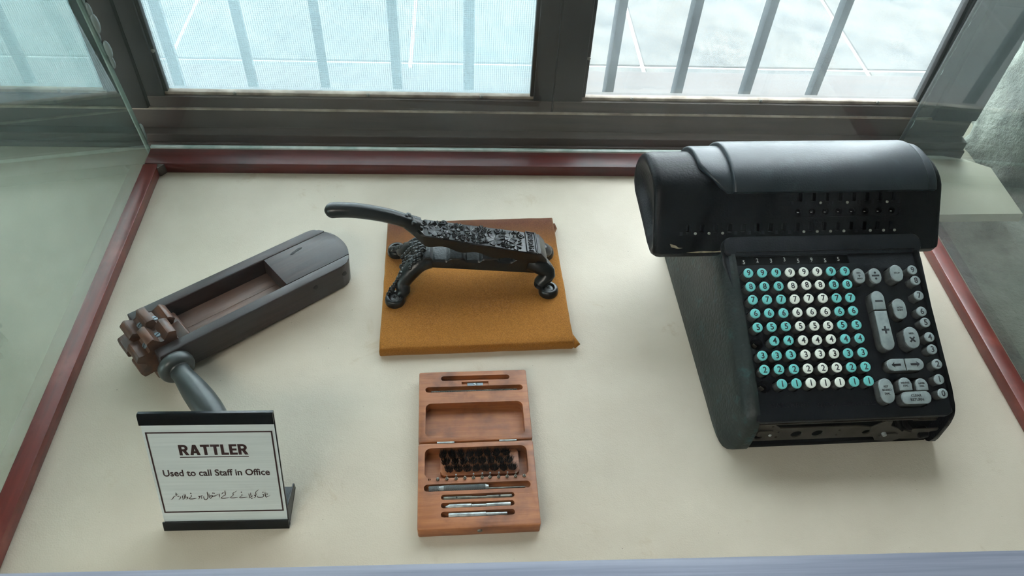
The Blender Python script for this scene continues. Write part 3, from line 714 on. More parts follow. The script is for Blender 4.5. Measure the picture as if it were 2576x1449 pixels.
# base: beam with a ribbed saddle on top
def beam():
    N = 60; rings = []
    for i in range(N+1):
        x = -.082+.190*i/N; f = (x+.082)/.190
        top = .0845-.010*f; bot = .0625-.020*f
        ph = (x+.082)/.190*7.0; w = math.cos(ph*PI); top += .0030*(1 if w > .25 else -1 if w < -.25 else w*4)
        hw = .0245
        rings.append([(x,-hw,bot+.004),(x,-hw+.004,bot),(x,hw-.004,bot),(x,hw,bot+.004),(x,hw,top-.003),(x,hw-.003,top),(x,-hw+.003,top),(x,-hw,top-.003)])
    bm = bmesh.new(); bm_loft(bm, rings); return bm_mesh('beam', bm)
base = pp('base_beam', beam(), 'cast_iron', sm=40, label='cast iron beam of the base')
def saddle():
    N = 90; rings = []
    for i in range(N+1):
        x = -.079+.184*i/N; f = (x+.082)/.190; top = .0845-.010*f
        ph = f*7.0; w = math.cos(ph*PI); top += .0034*(1 if w > .25 else -1 if w < -.25 else w*4); hw = .0228+.0016*w
        rings.append([(x,-hw,top-.004),(x,hw,top-.004),(x,hw,top),(x,hw-.001,top+.0006),(x,-hw+.001,top+.0006),(x,-hw,top)])
    bm = bmesh.new(); bm_loft(bm, rings); return bm_mesh('saddle', bm)
ob('saddle', saddle(), 'cast_iron_rough', base, sm=30, label='rough ribbed grey saddle')
feet = [(-.131,.0560,-1,1),(-.1310,-.0580,-1,-1),(.1270,-.0445,1,-1),(.1290,.0455,1,1)]
for fx,fy,sx,sy in feet:
    x0 = -.078 if sx < 0 else .100
    z0 = .072 if sx < 0 else .062
    path = spline([(x0,sy*.010,z0),(x0+sx*.016,sy*.020,z0-.004),((x0+fx)/2+sx*.012,sy*abs(fy)*.62,.046),(fx-sx*.014,sy*abs(fy)*.80,.034),(fx-sx*.009,sy*(abs(fy)-.012),BZ+.006)],4)
    n = len(path); rad = [.0200-.0080*min(1,i/(n*.6)) for i in range(n)]
    leg = pp('leg', tube(path, rad, 12, .85), 'cast_iron', sm=60)
    # foot with a countersunk cross head screw
    foot = ob('foot', lathe([(.0001,0),(.0165,0),(.0168,.004),(.0155,.0105),(.0130,.0125),(.0102,.0125),(.0085,.0085),(.0001,.0085)],24,T(fx,fy,BZ)), 'cast_iron', leg, sm=40)
    sc = pp('screw', lathe([(.0001,.0108),(.0055,.0106),(.0078,.0094),(.0080,.0080),(.0001,.0080)],20,T(fx,fy,BZ)), 'screw_dark', sm=40)
    cr = plus(.0036,.0010); cr.transform(T(fx,fy,BZ+.0106)@RZ(rb.uniform(0,1.5))); ob('screw_cross', cr, 'screw_slot', sc, sm=0)
# grape relief on the shoulders
def grapes(spots):
    bm = bmesh.new()
    for x,y,z,r in spots: bmesh.ops.create_icosphere(bm, subdivisions=2, radius=r, matrix=T(x,y,z))
    return bm_mesh('grapes', bm)
rg = random.Random(12); gs = []
for i in range(9):
    for j in range(7):
        t = i/8; s = (j-3)/3
        x = -.082-.034*t-.005*abs(s); y = s*(.022+.014*t); z = .0905-.034*t**1.5-.006*abs(s)**2
        gs.append((x+rg.uniform(-.0015,.0015), y+rg.uniform(-.0015,.0015), z+rg.uniform(-.001,.001)-.002, rg.uniform(.0042,.0058)))
for sy in (1,-1):
    for i in range(9):
        t = i/8; gs.append((-.108-.022*t-.011, sy*(.032+.020*t), .058-.026*t, rg.uniform(.0040,.0060)))
pp('grape_relief', grapes(gs), 'cast_iron', sm=80, label='cast grape cluster on the shoulder')
gs = [(.113+.010*i/5, .018*math.sin(i*2.1), .064-.020*i/5, .0055) for i in range(6)]
pp('grape_relief', grapes(gs), 'cast_iron', sm=80)
pp('scroll', tube([(.1215+.0055*math.cos(a)*(1-a/14), -.0255, .043+.0060*math.sin(a)*(1-a/14)) for a in [k*.45 for k in range(20)]], .0028, 8, upv=(0,1,0)), 'cast_iron', sm=60)
# hinge block
pp('hinge_block', prism([(.088,.046),(.121,.044),(.126,.058),(.120,.074),(.104,.080),(.088,.078)],-.0215,.0215,.002,2,M=Matrix(((1,0,0,0),(0,0,1,0),(0,1,0,0),(0,0,0,1)))), 'cast_iron', sm=40)
pp('hinge_pin', lathe([(.0001,-.027),(.0042,-.027),(.0050,-.0255),(.0050,.0255),(.0042,.027),(.0001,.027)],14,T(.110,0,.061)@RX(R(90))), 'cast_iron')
# lever: slab that widens towards the hinge
def lev_z(x): return .132-(x+.072)*(.036/.162)
def lever_body():
    N = 64; rings = [[(x,-h,zb),(x,h,zb),(x,h,zt-.004),(x,h-.004,zt),(x,-h+.004,zt),(x,-h,zt-.004)] for x,h,zt,zb in ((-.1075,.0085,.1570,.1395),(-.102,.0112,.1545,.1345),(-.094,.0138,.1475,.1260),(-.087,.0165,.1400,.1185),(-.0815,.0188,.1355,.1135))]
    for i in range(N+1):
        x = -.078+.184*i/N; f = i/N; hw = .0200+.0055*f; zt = lev_z(x); th = .0200+.003*f
        w = .0032*math.cos((x+.075)/.190*7*PI*1.0) if x < .075 else 0
        zb = zt-th-w
        rings.append([(x,-hw,zb),(x,hw,zb),(x,hw,zt-.0015),(x,hw-.0015,zt),(x,-hw+.0015,zt),(x,-hw,zt-.0015)])
    bm = bmesh.new(); bm_loft(bm, rings); return bm_mesh('lever', bm)
lev = pp('lever', lever_body(), 'cast_iron', sm=35, label='lever with vine leaf relief')
ob('lever_end', prism([(.100,.066),(.119,.052),(.126,.060),(.122,.078),(.112,.092),(.100,.0935)],-.0235,.0235,.0015,2,M=Matrix(((1,0,0,0),(0,0,1,0),(0,1,0,0),(0,0,0,1)))), 'cast_iron', lev, sm=40)
hp = spline([(-.092,0,.1370),(-.098,0,.1415),(-.104,0,.1457),(-.110,0,.1492),(-.130,0,.1580),(-.160,0,.1670),(-.190,0,.1725),(-.214,0,.1735),(-.228,0,.1715),(-.2315,0,.1705)],5)
n = len(hp); hr = []
for i in range(n):
    d = (Vector(hp[i])-Vector(hp[-1])).length; f = i/(n-1); r_ = .0150-.0040*min(1,f/.3)+.0016*max(0,(f-.4)/.6); q_ = min(1,d/.013); hr.append(max(.0012,r_*math.sqrt(max(0,1-(1-q_)**2))))
ob('handle', tube(hp, hr, 16, 1.08, (0,1,0)), 'cast_iron', lev, sm=70, label='smooth curved handle of the lever')
def leaf(r, seed):
    rd = random.Random(seed); bm = bmesh.new(); c = bm.verts.new((0,0,.0012)); n = 20; P = []
    for i in range(n):
        a = 2*PI*i/n; k = r*(.70+.30*abs(math.cos(2.5*a)))*(1 if i%2 else .88); P.append(bm.verts.new((k*math.cos(a),k*math.sin(a),(.0034 if i%2 else .0012)*(.6+.4*abs(math.cos(2.5*a))))))
    Q = [bm.verts.new((v.co.x,v.co.y,-.001)) for v in P]
    for i in range(n):
        j = (i+1)%n; bm.faces.new((c,P[i],P[j])); bm.faces.new((P[i],Q[i],Q[j],P[j]))
    bm.faces.new(Q[::-1]); return bm_mesh('leaf', bm)
slope = -math.atan(.036/.162)
def on_lever(x, y, d=0): return T(x,y,lev_z(x)+d) @ RY(-slope)
rl = random.Random(31)
for i,(x,y,r) in enumerate([(-.074,.006,.0110),(-.050,-.012,.0095),(-.014,-.014,.0090),(.014,.014,.0095),(-.062,-.006,.0130),(-.058,.010,.0090),(-.040,.002,.0115),(-.026,-.010,.0095),(-.024,.011,.0100),(-.004,.006,.0120),(.004,-.011,.0095),(.022,.008,.0105),(.034,-.006,.0150),(.046,.012,.0100),(.062,.003,.0125),(.070,-.012,.0120),(.072,.014,.0090),(.052,-.014,.0085)]):
    lf = leaf(r, i); lf.transform(on_lever(x,y,-.0002)@RZ(rl.uniform(0,6))); ob('leaf', lf, 'cast_iron', lev, sm=60)
gs = []
for x,y in ((-.046,-.013),(-.012,-.004),(.014,.0),(.016,-.014),(.020,-.012),(.008,.014),(.048,.0),(.060,-.016),(-.034,.013),(.078,-.003),(.066,.016)):
    for k in range(6):
        px, py = x+rl.uniform(-.005,.005), y+rl.uniform(-.004,.004); gs.append((px,py,lev_z(px)+.0010,rl.uniform(.0016,.0026)))
ob('grape_relief', grapes(gs), 'cast_iron', lev, sm=80)
gs = [(-.083-.024*i/13+rl.uniform(-.002,.002), rl.uniform(-.008,.008), 0, rl.uniform(.004,.006)) for i in range(14)]
gs = [(x,y,interp(x,[-.112,-.102,-.094,-.087,-.0815,-.07],[.158,.1545,.1475,.140,.1355,.132])-.0005,r) for x,y,z,r in gs]
ob('grape_relief', grapes(gs), 'cast_iron', lev, sm=80)
for x,y,k in ((-.016,-.015,1),(.040,.016,-1),(-.048,.016,1),(.080,.010,1)):
    cr = tube([(.0055*math.cos(a)*(1-a/11),.0055*math.sin(a)*k*(1-a/11),.0012) for a in [q*.5 for q in range(18)]], .0012, 6); cr.transform(on_lever(x,y)); ob('tendril', cr, 'cast_iron', lev, sm=60)
def bar3(p,q,r,name='rim'):
    return tube([p,q], r, 6)
# name plate at the hinge end of the lever
npm = MathM = on_lever(.0965,0,.0004)
fr_ = [box(-.0088,.0088,-.0243,-.0228,0,.0022,.0006),box(-.0088,.0088,.0228,.0243,0,.0022,.0006),box(-.0088,-.0074,-.0243,.0243,0,.0022,.0006),box(.0074,.0088,-.0243,.0243,0,.0022,.0006),box(.0100,.0112,-.0243,.0243,-.001,.0016,.0005)]
pm = join_meshes([(m, npm) for m in fr_]); nmp = ob('name_plate', pm, 'cast_iron', lev, sm=40, label='raised frame of the name plate')
tx = fit_text('PINDAM', .040, .0085, bold=.004, ext=.0013).copy(); tx.transform(npm@RZ(R(-90))); ob('name_lettering', tx, 'cast_iron', lev, sm=0, label='cast letters of the name plate')

# ================================================================== DRILL CASE AND ITS TOOLS
tc_loc = (.6065,-.6205,0); tc_rot = (0,0,.027); TH_ = .022
tcase = empty('tool_case', tc_loc, tc_rot, label='open hinged wooden case with carved recesses below the velvet board', cat='case')
def carve(slab, cuts):
    for depth, shapes in cuts:
        bm = bmesh.new()
        for s in shapes: bm_prism(bm, s, TH_-depth, TH_+.01)
        slab = cut(slab, bm_mesh('c', bm))
    return slab
tray = prism(obround(-.0005,-.0663,.1650,.1300,3,.003), 0, TH_, .0012, 2)
tray = carve(tray, [(.0165,[obround(-.001,-.0331,.1455,.0480,5,.009)]),
    (.0072,[obround(-.001,-.0710,.1475,.0108),obround(-.001,-.0858,.1005,.0078),obround(-.0015,-.0978,.1000,.0080),obround(-.0018,-.1110,.1000,.0084)]),
    (.008,[[(x+.0019*math.cos(2*PI*k/12),-.0584+.0019*math.sin(2*PI*k/12)) for k in range(12)] for x in (-.0669,-.0555,-.0429,-.0301,-.0179,-.0060,.0061,.0169,.0291,.0409,.0529,.0649)])])
ob('tray', tray, 'case_wood', tcase, sm=35)
lid = prism(obround(-.0005,.0630,.1650,.1235,3,.003), 0, TH_-.0005, .0012, 2)
lid = carve(lid, [(.0165,[obround(-.0005,.0376,.1450,.0590,5,.009)]),(.0080,[obround(.0029,.1120,.1055,.0085),obround(.0005,.0918,.1480,.0098)]),(.0035,[obround(.0022,.1010,.0410,.0078,2,.0004)])])
ob('lid', lid, 'case_wood', tcase, sm=35)
ob('hinge', tube([(-.0563,-.0005,TH_-.0006),(-.0314,-.0005,TH_-.0006)],.0017,10), 'steel', tcase)
ob('hinge', tube([(.0333,-.0005,TH_-.0006),(.0583,-.0005,TH_-.0006)],.0017,10), 'steel', tcase)
lt = ob('latch_plate', box(-.0120,.0120,-.0035,.0035,0,.0014,.0004), 'steel_plate', tcase, (.0022,.1010,TH_-.0038), label='small grey latch plate')
sc = ob('screw', lathe([(.0001,.0010),(.0020,.0008),(.0027,0)],14), 'steel', lt, (0,0,.0014)); 
ob('screw_slot', box(-.0026,.0026,-.0003,.0003,.0004,.00105), 'screw_slot', lt, (0,0,.0014), (0,0,R(25)), sm=0)
ob('lock_boss', lathe([(.0001,.0016),(.003,.0014),(.0036,0)],12,RX(R(90))), 'steel_dark', tcase, (.0,-.1313,.013))
def tl_thing(name, label, cat, x, y, z, rz=0, group=None):
    M_ = Matrix.Translation(tc_loc) @ RZ(tc_rot[2]); p = M_ @ Vector((x,y,z))
    return empty(name, p, (0,0,tc_rot[2]+rz), label, cat, group)
LX = RY(R(90))     # lathe axis onto +x
# knurled holder with needle
t = tl_thing('drill_holder','knurled steel tool holder with thin shaft in the long slot of the wooden case','tool',-.0680,-.0716,TH_-.0030)
ob('grip', lathe([(.0001,0),(.0044,0),(.0046,.0008),(.0046,.0140),(.0001,.0140)],24,LX), 'knurled_steel', t)
ob('collar', lathe([(.0044,.0140),(.0042,.0150),(.0045,.0190),(.0045,.0205)],24,LX), 'steel', t)
ob('grip', lathe([(.0001,.0205),(.0047,.0205),(.0047,.0780),(.0001,.0780)],24,LX), 'knurled_steel', t)
ob('nose', lathe([(.0047,.0780),(.0034,.0822),(.0034,.0826),(.0001,.0826)],24,LX), 'steel', t)
ob('shaft', lathe([(.0001,.0820),(.0014,.0820),(.0014,.1310),(.0004,.1345)],12,LX@T(.002,-.001,0)), 'steel_dark', t)
# three rods
t = tl_thing('tool_rod','thin dark stepped rod with two cross holes below the knurled holder','rod',-.0480,-.0864,TH_-.0034)
ob('rod_body', lathe([(.0001,0),(.0029,0),(.0030,.0004),(.0030,.0390),(.0022,.0390),(.0022,.0590),(.0029,.0590),(.0029,.0930),(.0024,.0940),(.0001,.0940)],16,LX), 'steel_dark', t)
for x in (.0180,.0770): ob('cross_hole', lathe([(.0001,.00305),(.0013,.00300),(.0013,.002)],10), 'screw_slot', t, (x,0,.0001))
t = tl_thing('tool_rod','bright pointed steel rod with narrow waist in the middle lower slot','rod',-.0462,-.0984,TH_-.0032)
ob('rod_body', lathe([(.0001,0),(.0034,.0060),(.0034,.0360),(.0023,.0365),(.0023,.0560),(.0032,.0565),(.0032,.0890),(.0030,.0895),(.0001,.0895)],16,LX), 'steel', t)
t = tl_thing('tool_rod','bright blunt steel rod in the lowest slot of the wooden case','rod',-.0413,-.1115,TH_-.0032)
ob('rod_body', lathe([(.0001,0),(.0034,0),(.0036,.0005),(.0036,.0500),(.0026,.0503),(.0024,.0780),(.0019,.0790),(.0001,.0790)],16,LX), 'steel', t)
# burrs standing in their holes
bx = [-.0555,-.0429,-.0301,-.0179,-.0060,.0061,.0169,.0291,.0409,.0529,.0649]
tall = [.0018,.0075,.0090,.0045,.0100,.0100,.0105,.0105,.0105,.0100,.0030]
ordn = ['first','second','third','fourth','fifth','sixth','seventh','eighth','ninth','tenth','eleventh']
for i,(x,h) in enumerate(zip(bx,tall)):
    kind = 'short hollow steel bit' if i == 0 else 'very short steel bit' if i == 10 else 'stubby dark drill bit' if i in (3,) else 'dark drill bit standing upright'
    t = tl_thing('drill_bit', f'{kind}, {ordn[i]} from the left in the row above the knurled holder', 'drill bit', x, -.0584, TH_-.004, 0, 'drill bits in the row of holes')
    ob('shank', lathe([(.0001,0),(.0018,0),(.0024,.0046),(.0022,.0058),(.0010,.0066)],12), 'steel_dark', t)
    if i == 0: ob('tip', lathe([(.0010,.0050),(.0018,.0050),(.0018,.0060),(.0011,.0060),(.0010,.0050)],12), 'steel', t)
    else:
        ob('neck', lathe([(.0001,.0050),(.0014,.0056),(.0009,.0066),(.0007,.0056+h),(.0001,.0056+h)],10), 'steel_dark', t)
        if i in (2,4,5,6,7,8): ob('tip', lathe([(.0001,.0050+h),(.0010,.0052+h),(.0013,.0062+h),(.0006,.0074+h)],10), 'steel', t)
# coil spring lying in the lid, thin black pin in the top slot
t = tl_thing('coil_rod','long thin tightly coiled spring rod in the lid slot','spring',-.0650,.0896,TH_-.0045)
bm = bmesh.new(); k = 0
N = 96; prf = []
for i in range(N): 
    z = .131*i/N; prf += [(.0016,z),(.0023,z+.00035),(.0023,z+.0009)]
bm_lathe(bm, [(.0001,0)]+prf+[(.0001,.131)], 10, LX); ob('coil', bm_mesh('coil', bm), 'steel_dark', t, sm=20)
# brush in the tray
t = tl_thing('cleaning_brush','small wooden brush with black bristle tufts lying in the tray of the case','brush',.0040,-.0285,TH_-.0165)
ob('brush_back', prism(obround(0,0,.1120,.0400,5,.006),0,.0075,.0015,2), 'case_wood', t, sm=40)
def tuft(seed):
    rd = random.Random(seed); bm = bmesh.new()
    for k in range(170):
        a, r = rd.uniform(0,6.28), .0044*math.sqrt(rd.random()); x, y = r*math.cos(a)*1.05, r*math.sin(a)*1.25
        L = rd.uniform(.0090,.0130); dx, dy = x*.45+rd.uniform(-.0018,.0018), y*.5+rd.uniform(-.0022,.0022); w = .00028
        b = [bm.verts.new((x+w*math.cos(q),y+w*math.sin(q),0)) for q in (0,2.1,4.2)]; c = bm.verts.new((x+dx,y+dy,L))
        for q in range(3): bm.faces.new((b[q],b[(q+1)%3],c))
    return bm_mesh('tuft', bm)
tms = [tuft(s) for s in range(4)]
for j in range(3):
    for i in range(8):
        x = -.0480+.0128*i+.0042*(j-1); y = .0125-.0118*j
        o = ob('bristle_tuft', tms[(i+j)%4], 'bristle', t, (x,y,.0070), (0,0,rl.uniform(0,6)), sm=0); o['kind'] = 'stuff'

# ================================================================== RATTLE
RA = R(40)
rat = empty('rattle', (.1085,-.4620,.0450), (0,R(3.3),RA), label='dark wooden ratchet rattle with toothed gear and turned handle', cat='rattle')
H2 = .0250
def tipx(y): return .351-.026*(abs(y)/.055)**2.2
def rail(y0, y1, rnd_out):
    n = 8; ys = [y0+(y1-y0)*i/n for i in range(n+1)]
    P = [(0.004,y0),(0.0,y0+.002)] if False else [(0,y0)]
    pts = [(0,y0)] + [(tipx(y)-(.010*max(0,(abs(y)-.047)/.008)**2),y) for y in ys] + [(0,y1)]
    return prism(pts, -H2, H2, .0018, 3, allbev=True)
ob('side_rail', rail(-.0550,-.0362,0), 'rattle_wood', rat, sm=40)
ob('side_rail', rail(.0362,.0550,0), 'rattle_wood', rat, sm=40)
n = 8; ys = [-.0358+.0716*i/n for i in range(n+1)]
ob('tip_block', prism([(.2215,-.0358)]+[(tipx(y),y) for y in ys]+[(.2215,.0358)], -H2, H2-.0003, .0012, 2), 'rattle_wood', rat, sm=40)
ob('knot_hole', prism([(.262,.0205),(.268,.0190),(.274,.0215),(.285,.0225),(.288,.0250),(.280,.0268),(.272,.0245),(.266,.0235)],H2-.0008,H2+.0001), 'screw_slot', rat, sm=0)
for k,(a,b) in enumerate(((-.0350,-.0125),(-.0120,.0010),(.0015,.0350))):
    ob('tongue_slat', box(.046,.2215,a,b,-.012,-.0040-.0004*k,.0006), 'rattle_slat', rat, sm=30)
def gear(phase):
    n = 8; P = []
    for i in range(n):
        a = 2*PI*i/n+phase
        for da,r in ((-.30,.0305),(-.155,.0440),(-.10,.0455),(.10,.0455),(.155,.0440),(.30,.0305)):
            P.append((r*math.cos(a+da), r*math.sin(a+da)))
    return P
My = Matrix(((1,0,0,0),(0,0,1,0),(0,1,0,0),(0,0,0,1)))
GX = .016
g1 = ob('gear_wheel', prism(gear(.39),-.0345,-.0010,.0012,2,M=T(GX,0,0)@My), 'gear_wood', rat, sm=40)
g2 = ob('gear_wheel', prism(gear(.0),.0010,.0345,.0012,2,M=T(GX,0,0)@My), 'gear_wood', rat, sm=40)
for g,ph,y in ((g1,.39,-.017),(g2,0,.018)):
    for i in range(8):
        a = ph+2*PI*(i+.5)/8
        M_ = T(GX,y,0)@RY(-a)@T(.0305,0,0)@RY(R(90))
        s_ = ob('gear_screw', lathe([(.0001,.0014),(.0044,.0012),(.0054,.0002),(.0054,-.002)],16,M_), 'steel_plate', g, sm=40)
        b_ = box(-.0052,.0052,-.0006,.0006,.0009,.0016); b_.transform(M_@RZ(R(20))); 
        ob('screw_slot', b_, 'screw_slot', g, sm=0)
ob('axle_bolt', lathe([(.0001,.0640),(.0050,.0632),(.0068,.0600),(.0068,.0552),(.0001,.0552)],16,T(GX,0,0)@RX(R(-90))), 'handle_paint', rat)
for x,y,z in ((.318,-.0551,.006),(.262,-.0551,.008)):
    ob('side_screw', lathe([(.0001,.0008),(.0040,.0006),(.0048,-.0005)],14,T(x,y,z)@RX(R(90))), 'screw_black', rat)
ob('collar', lathe([(.0001,.0550),(.0235,.0550),(.0262,.0580),(.0270,.0630),(.0262,.0685),(.0238,.0725),(.0195,.0740),(.0160,.0735),(.0150,.0750),(.0001,.0750)],28,T(GX,0,0)@RX(R(90))), 'handle_paint', rat, sm=50)
ob('handle', lathe([(.0001,.0735),(.0145,.0740),(.0150,.0765),(.0148,.0800),(.0152,.0880),(.0170,.1020),(.0192,.1220),(.0202,.1420),(.0198,.1620),(.0182,.1800),(.0170,.1900),(.0185,.1980),(.0190,.2060),(.0165,.2130),(.0100,.2160),(.0001,.2165)],28,T(GX,0,0)@RX(R(90)) ), 'handle_paint', rat, sm=60, label='grey painted turned handle')

# ================================================================== SIGN
sign = empty('sign_stand', (.2735,-.7355,0), (R(0),0,R(0)), label='silver RATTLER caption plate in a black acrylic stand', cat='sign')
LEAN = math.atan2(.0625,.174)
SM = RX(R(90)-LEAN)           # plate frame: x right, y up the plate, z towards the viewer
def sp(name, me, mat, d=0, parent=sign, **k):
    o = ob(name, me, mat, parent, **k); o.matrix_local = SM@T(0,0,d); return o
HW = .0812
sp('holder_back', box(-HW,HW,.004,.190,-.0045,-.0015,.0006), 'black_acrylic')
sp('holder_top', prism([(.0030,.190),(.0030,.1755),(.0012,.1755),(.0012,.1885),(-.0030,.1895),(-.0040,.1915),(.0010,.1920)],-HW,HW,.0,M=Matrix(((0,0,1,0),(0,1,0,0),(1,0,0,0),(0,0,0,1)))), 'black_acrylic', sm=30)
sp('holder_lip', prism([(-.0045,.0005),(.0034,.0005),(.0034,.0150),(.0012,.0150),(.0012,.0040),(-.0045,.0040)],-HW-.0006,HW+.0006,.0,M=Matrix(((0,0,1,0),(0,1,0,0),(1,0,0,0),(0,0,0,1)))), 'black_acrylic', sm=30)
ob('foot', box(-HW,HW,.000,.058,.0,.003,.0006), 'black_acrylic', sign)
ob('foot_return', prism([(.0,.0),(.058,.0),(.058,.012),(.012,.030)],HW-.0025,HW,.0004,1,M=Matrix(((0,0,1,0),(1,0,0,0),(0,1,0,0),(0,0,0,1)))), 'black_acrylic', sign)
plate = sp('caption_plate', box(-HW+.001,HW-.001,.005,.1865,-.0014,.0004), 'sign_metal', sm=0, label='brushed silver caption plate')
def onplate(name, me, x, y, **k):
    o = ob(name, me, 'sign_ink', plate, (x,y,.0004), sm=0, **k); return o
X0,X1,Y0,Y1,BW = -.0762,.0762,.0310,.1622,.0019
onplate('printed_border', join_meshes([(rect(X1-X0,BW),T(0,Y0,0)),(rect(X1-X0,BW),T(0,Y1,0)),(rect(BW,Y1-Y0+BW),T(X0,(Y0+Y1)/2,0)),(rect(BW,Y1-Y0+BW),T(X1,(Y0+Y1)/2,0))]), 0, 0)
SW = .245
def half_ring(x0, yc, rx, ry, ix, iy, n=10):
    o = [(x0+rx*math.cos(PI/2-PI*i/n), yc+ry*math.sin(PI/2-PI*i/n)) for i in range(n+1)]; q = [(x0+ix*math.cos(PI/2-PI*i/n), yc+iy*math.sin(PI/2-PI*i/n)) for i in range(n+1)]
    return [[o[i],q[i],q[i+1],o[i+1]] for i in range(n)]
def quad(x0,x1,y0,y1): return [(x0,y0),(x1,y0),(x1,y1),(x0,y1)]
GL = {'R': (.76,[quad(0,SW,0,1),quad(SW,.40,.80,1),quad(SW,.40,.385,.585)]+half_ring(.40,.6925,.32,.3075,.085,.1075)+[[(.30,.40),(.50,0),(.78,0),(.55,.45)]]),
      'A': (.82,[[(0,0),(.26,0),(.50,1),(.28,1)],[(.56,0),(.82,0),(.54,1),(.32,1)],quad(.18,.64,.19,.38)]),
      'T': (.72,[quad(0,.72,.79,1),quad(.36-SW/2,.36+SW/2,0,.8)]),
      'L': (.60,[quad(0,SW,0,1),quad(SW-.01,.60,0,.21)]),
      'E': (.62,[quad(0,SW,0,1),quad(SW-.01,.62,0,.20),quad(SW-.01,.58,.41,.60),quad(SW-.01,.61,.80,1)])}
def block_text(word, w, h, gap=.07):
    vs, fs = [], []; x = 0; tot = sum(GL[c][0]+gap for c in word)-gap
    for c in word:
        for q in GL[c][1]:
            b0 = len(vs); vs += [((x+px-tot/2)*w/tot, (py-.5)*h, .0002) for px,py in q]; fs.append((b0,b0+1,b0+2,b0+3))
        x += GL[c][0]+gap
    return mesh_from('title', vs, fs)
onplate('printed_title', block_text('RATTLER',.0845,.0168), .0012,.1345)
onplate('printed_underline', rect(.0850,.0011), .0010,.1230)
onplate('printed_line', fit_text('Used to call Staff in Office',.1335,.0107,bold=.02,ext=.0002), -.0003,.0972)
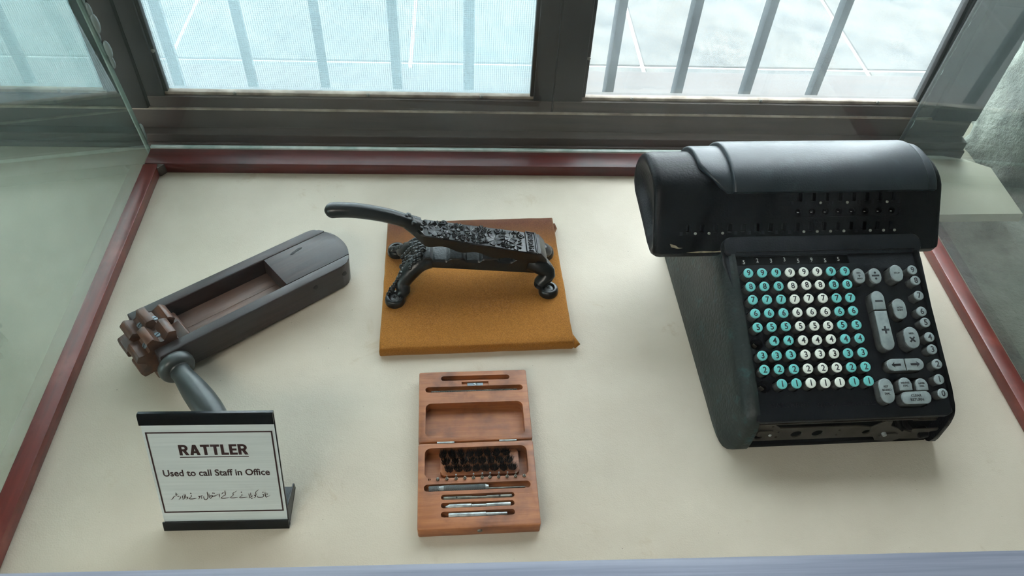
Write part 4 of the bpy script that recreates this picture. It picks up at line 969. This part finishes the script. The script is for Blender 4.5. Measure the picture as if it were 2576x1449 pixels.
URDU = [[(-2.13,61.96,0.16),(-2.49,60.24,0.99),(-2.48,57.82,0.89),(-2.84,54.36,0.16)],[(-3.84,60.79,0.42),(-5.36,59.45,0.68),(-7.2,59.14,0.52),(-6.94,58.27,0.63),(-9.01,57.28,0.78),(-9.67,57.99,0.52),(-10.9,56.63,0.68),(-12.48,56.32,0.63)],[(-8.62,59.0,0.52),(-9.26,57.29,0.68)],[(-12.48,56.32,0.52),(-11.0,57.67,0.78),(-11.3,59.06,0.73),(-12.57,59.09,0.78),(-13.87,58.08,0.68),(-13.19,56.68,0.52),(-13.32,54.95,0.78),(-14.32,53.41,0.58)],[(-14.32,53.41,0.52),(-15.24,55.0,0.73),(-15.47,58.47,0.78),(-14.97,62.6,0.26)],[(-16.91,65.74,0.21),(-17.15,63.34,0.89),(-17.13,58.51,0.94),(-17.66,55.05,0.89),(-19.18,52.66,0.89),(-20.99,51.66,1.15),(-22.36,52.73,0.99),(-22.83,55.17,0.84),(-22.5,57.94,0.37)],[(-10.22,62.83,1.57),(-10.2,62.77,1.57)],[(-8.43,62.52,1.46),(-8.41,62.45,1.46)],[(-24.06,59.87,0.21),(-24.88,58.68,0.78),(-26.2,58.37,0.58),(-27.24,56.66,0.68),(-28.48,54.44,0.68),(-30.64,52.93,0.21)],[(-24.14,59.36,0.68),(-25.28,56.96,0.63),(-25.28,54.54,0.89),(-26.15,53.86,0.58)],[(-28.49,58.42,1.05),(-28.38,56.69,1.2),(-27.57,57.02,0.78),(-26.97,58.39,0.58)],[(-38.04,63.12,1.73),(-38.03,63.05,1.73)],[(-38.11,60.37,0.68),(-38.06,58.3,0.73),(-38.98,56.59,0.58),(-40.73,55.24,0.58),(-41.34,53.87,0.89),(-39.5,53.41,1.05),(-36.93,53.49,0.99),(-34.29,54.05,0.84),(-31.51,54.68,0.21)],[(-43.81,57.39,1.2),(-43.73,56.35,1.05),(-42.97,56.34,0.78),(-43.57,54.27,0.78),(-45.57,52.93,0.26)],[(-45.2,61.74,0.26),(-45.48,59.16,0.84),(-45.93,54.33,0.37)],[(-46.76,62.29,0.26),(-47.08,59.19,0.84),(-47.14,55.74,0.78),(-48.25,53.69,0.68),(-49.71,53.37,0.68),(-49.84,54.07,0.68)],[(-49.16,60.28,0.26),(-49.33,57.87,0.84),(-49.41,54.41,0.63)],[(-51.61,57.92,0.42),(-52.4,55.52,0.73),(-53.58,53.81,0.73),(-55.25,52.98,0.26)],[(-53.59,58.24,0.89),(-55.89,58.19,0.89)],[(-54.73,61.27,0.37),(-56.33,60.79,0.68),(-57.64,59.09,0.78),(-59.21,58.78,0.78),(-60.78,57.09,0.89),(-62.52,54.37,0.84),(-65.16,52.35,0.26)],[(-56.76,64.92,0.37),(-57.0,62.52,0.68),(-57.79,61.16,0.42)],[(-57.11,61.84,0.47),(-55.82,63.01,0.68),(-56.25,61.99,0.52),(-57.82,60.99,0.42)],[(-2.11,62.07,0.23),(-2.42,59.58,0.93),(-2.73,54.95,0.23)],[(5.76,67.27,0.23),(5.57,64.4,0.87),(5.56,60.94,0.82),(4.8,58.64,0.7),(2.76,58.3,0.58),(2.31,57.15,0.58),(0.37,55.65,0.58),(-0.7,54.13,0.99),(1.8,53.68,1.05),(5.28,53.99,0.99),(10.29,55.03,0.23)],[(3.99,63.86,0.35),(2.57,62.93,0.87),(0.7,60.86,0.47)],[(20.72,66.36,0.23),(19.06,64.67,0.64),(15.95,62.82,0.58),(15.29,61.1,0.76),(15.3,59.17,0.76),(13.75,57.28,0.58),(11.77,55.39,0.64),(11.47,54.23,0.93),(13.87,53.98,1.05),(16.78,54.3,0.99),(21.65,55.35,0.23)],[(26.35,63.74,1.75),(26.37,63.66,1.75)],[(26.34,60.46,0.64),(26.46,58.53,0.7),(25.14,56.82,0.58),(23.39,55.5,0.58),(23.09,54.35,0.99),(25.35,54.1,1.05),(28.55,54.42,0.99),(33.25,55.28,0.23)],[(39.75,57.84,0.29),(39.12,56.3,0.7),(38.02,55.55,0.58),(37.79,57.11,0.7),(37.76,60.2,0.76),(37.99,62.71,0.29)],[(37.69,56.34,0.7),(37.54,55.18,0.7),(36.25,54.04,0.76),(34.79,53.88,0.7)],[(35.54,61.41,0.29),(35.42,58.71,0.82),(35.49,54.84,0.64)],[(38.33,52.83,1.75),(38.35,52.75,1.75)],[(48.73,67.85,0.23),(47.21,65.96,0.64),(44.98,64.09,0.58),(44.57,61.98,0.7),(44.47,58.89,0.76),(43.66,58.14,0.64),(43.7,56.2,0.76),(42.65,54.67,0.76),(40.78,53.55,0.29)],[(42.54,58.35,1.05),(42.7,57.38,1.17),(43.73,57.55,0.76)],[(53.85,62.92,1.63),(53.87,62.85,1.63)],[(53.58,59.46,1.17),(53.7,58.1,1.17),(54.57,58.66,0.76),(54.06,56.35,0.76),(52.44,54.83,0.82),(49.5,54.32,0.99),(46.95,54.57,0.99),(45.75,55.37,0.76),(45.82,57.12,0.23)],[(56.45,63.06,0.29),(56.26,59.78,0.82),(56.45,55.9,0.82),(57.13,54.33,0.76),(58.08,55.09,0.7)],[(58.08,55.09,0.7),(59.75,55.83,0.64),(62.37,57.32,0.29)],[(58.91,62.04,0.29),(58.72,59.73,0.64),(58.07,58.58,0.41)],[(58.65,59.15,0.47),(59.85,60.28,0.7),(59.3,59.33,0.52),(57.9,58.39,0.41)]]
def ribbon(st):
    """brush stroke: (x, y, width) in millimetres"""
    P = [Vector((x,y,0)) for x,y,w in st]; W = [w for x,y,w in st]
    if len(P) == 2 and (P[0]-P[1]).length < .3:          # a diamond dot
        r = W[0]*.62; c = P[0]; pts = [(c.x-r,c.y),(c.x,c.y-r*1.05),(c.x+r,c.y),(c.x,c.y+r*1.05)]
        return [[(x/1000,y/1000) for x,y in pts]]
    Q = spline([(x,y,w) for x,y,w in st],4); L, Rr = [], []
    for i,q in enumerate(Q):
        t = (Q[min(i+1,len(Q)-1)]-Q[max(i-1,0)]); t.z = 0; t.normalize(); nrm = Vector((-t.y,t.x,0)); w = max(.10,q.z)*.56
        L.append(q+nrm*w); Rr.append(q-nrm*w)
    out = []
    for i in range(len(Q)-1): out.append([(p.x/1000,p.y/1000) for p in (L[i],Rr[i],Rr[i+1],L[i+1])])
    return out
vs, fs = [], []
for s_i,st in enumerate(URDU):
    for quad in ribbon(st):
        b0 = len(vs); vs += [(x,y,.0002+.000004*s_i) for x,y in quad]; fs.append((b0,b0+1,b0+2,b0+3))
onplate('printed_urdu_line', mesh_from('urdu', vs, fs), 0, 0, label='line of Urdu script')
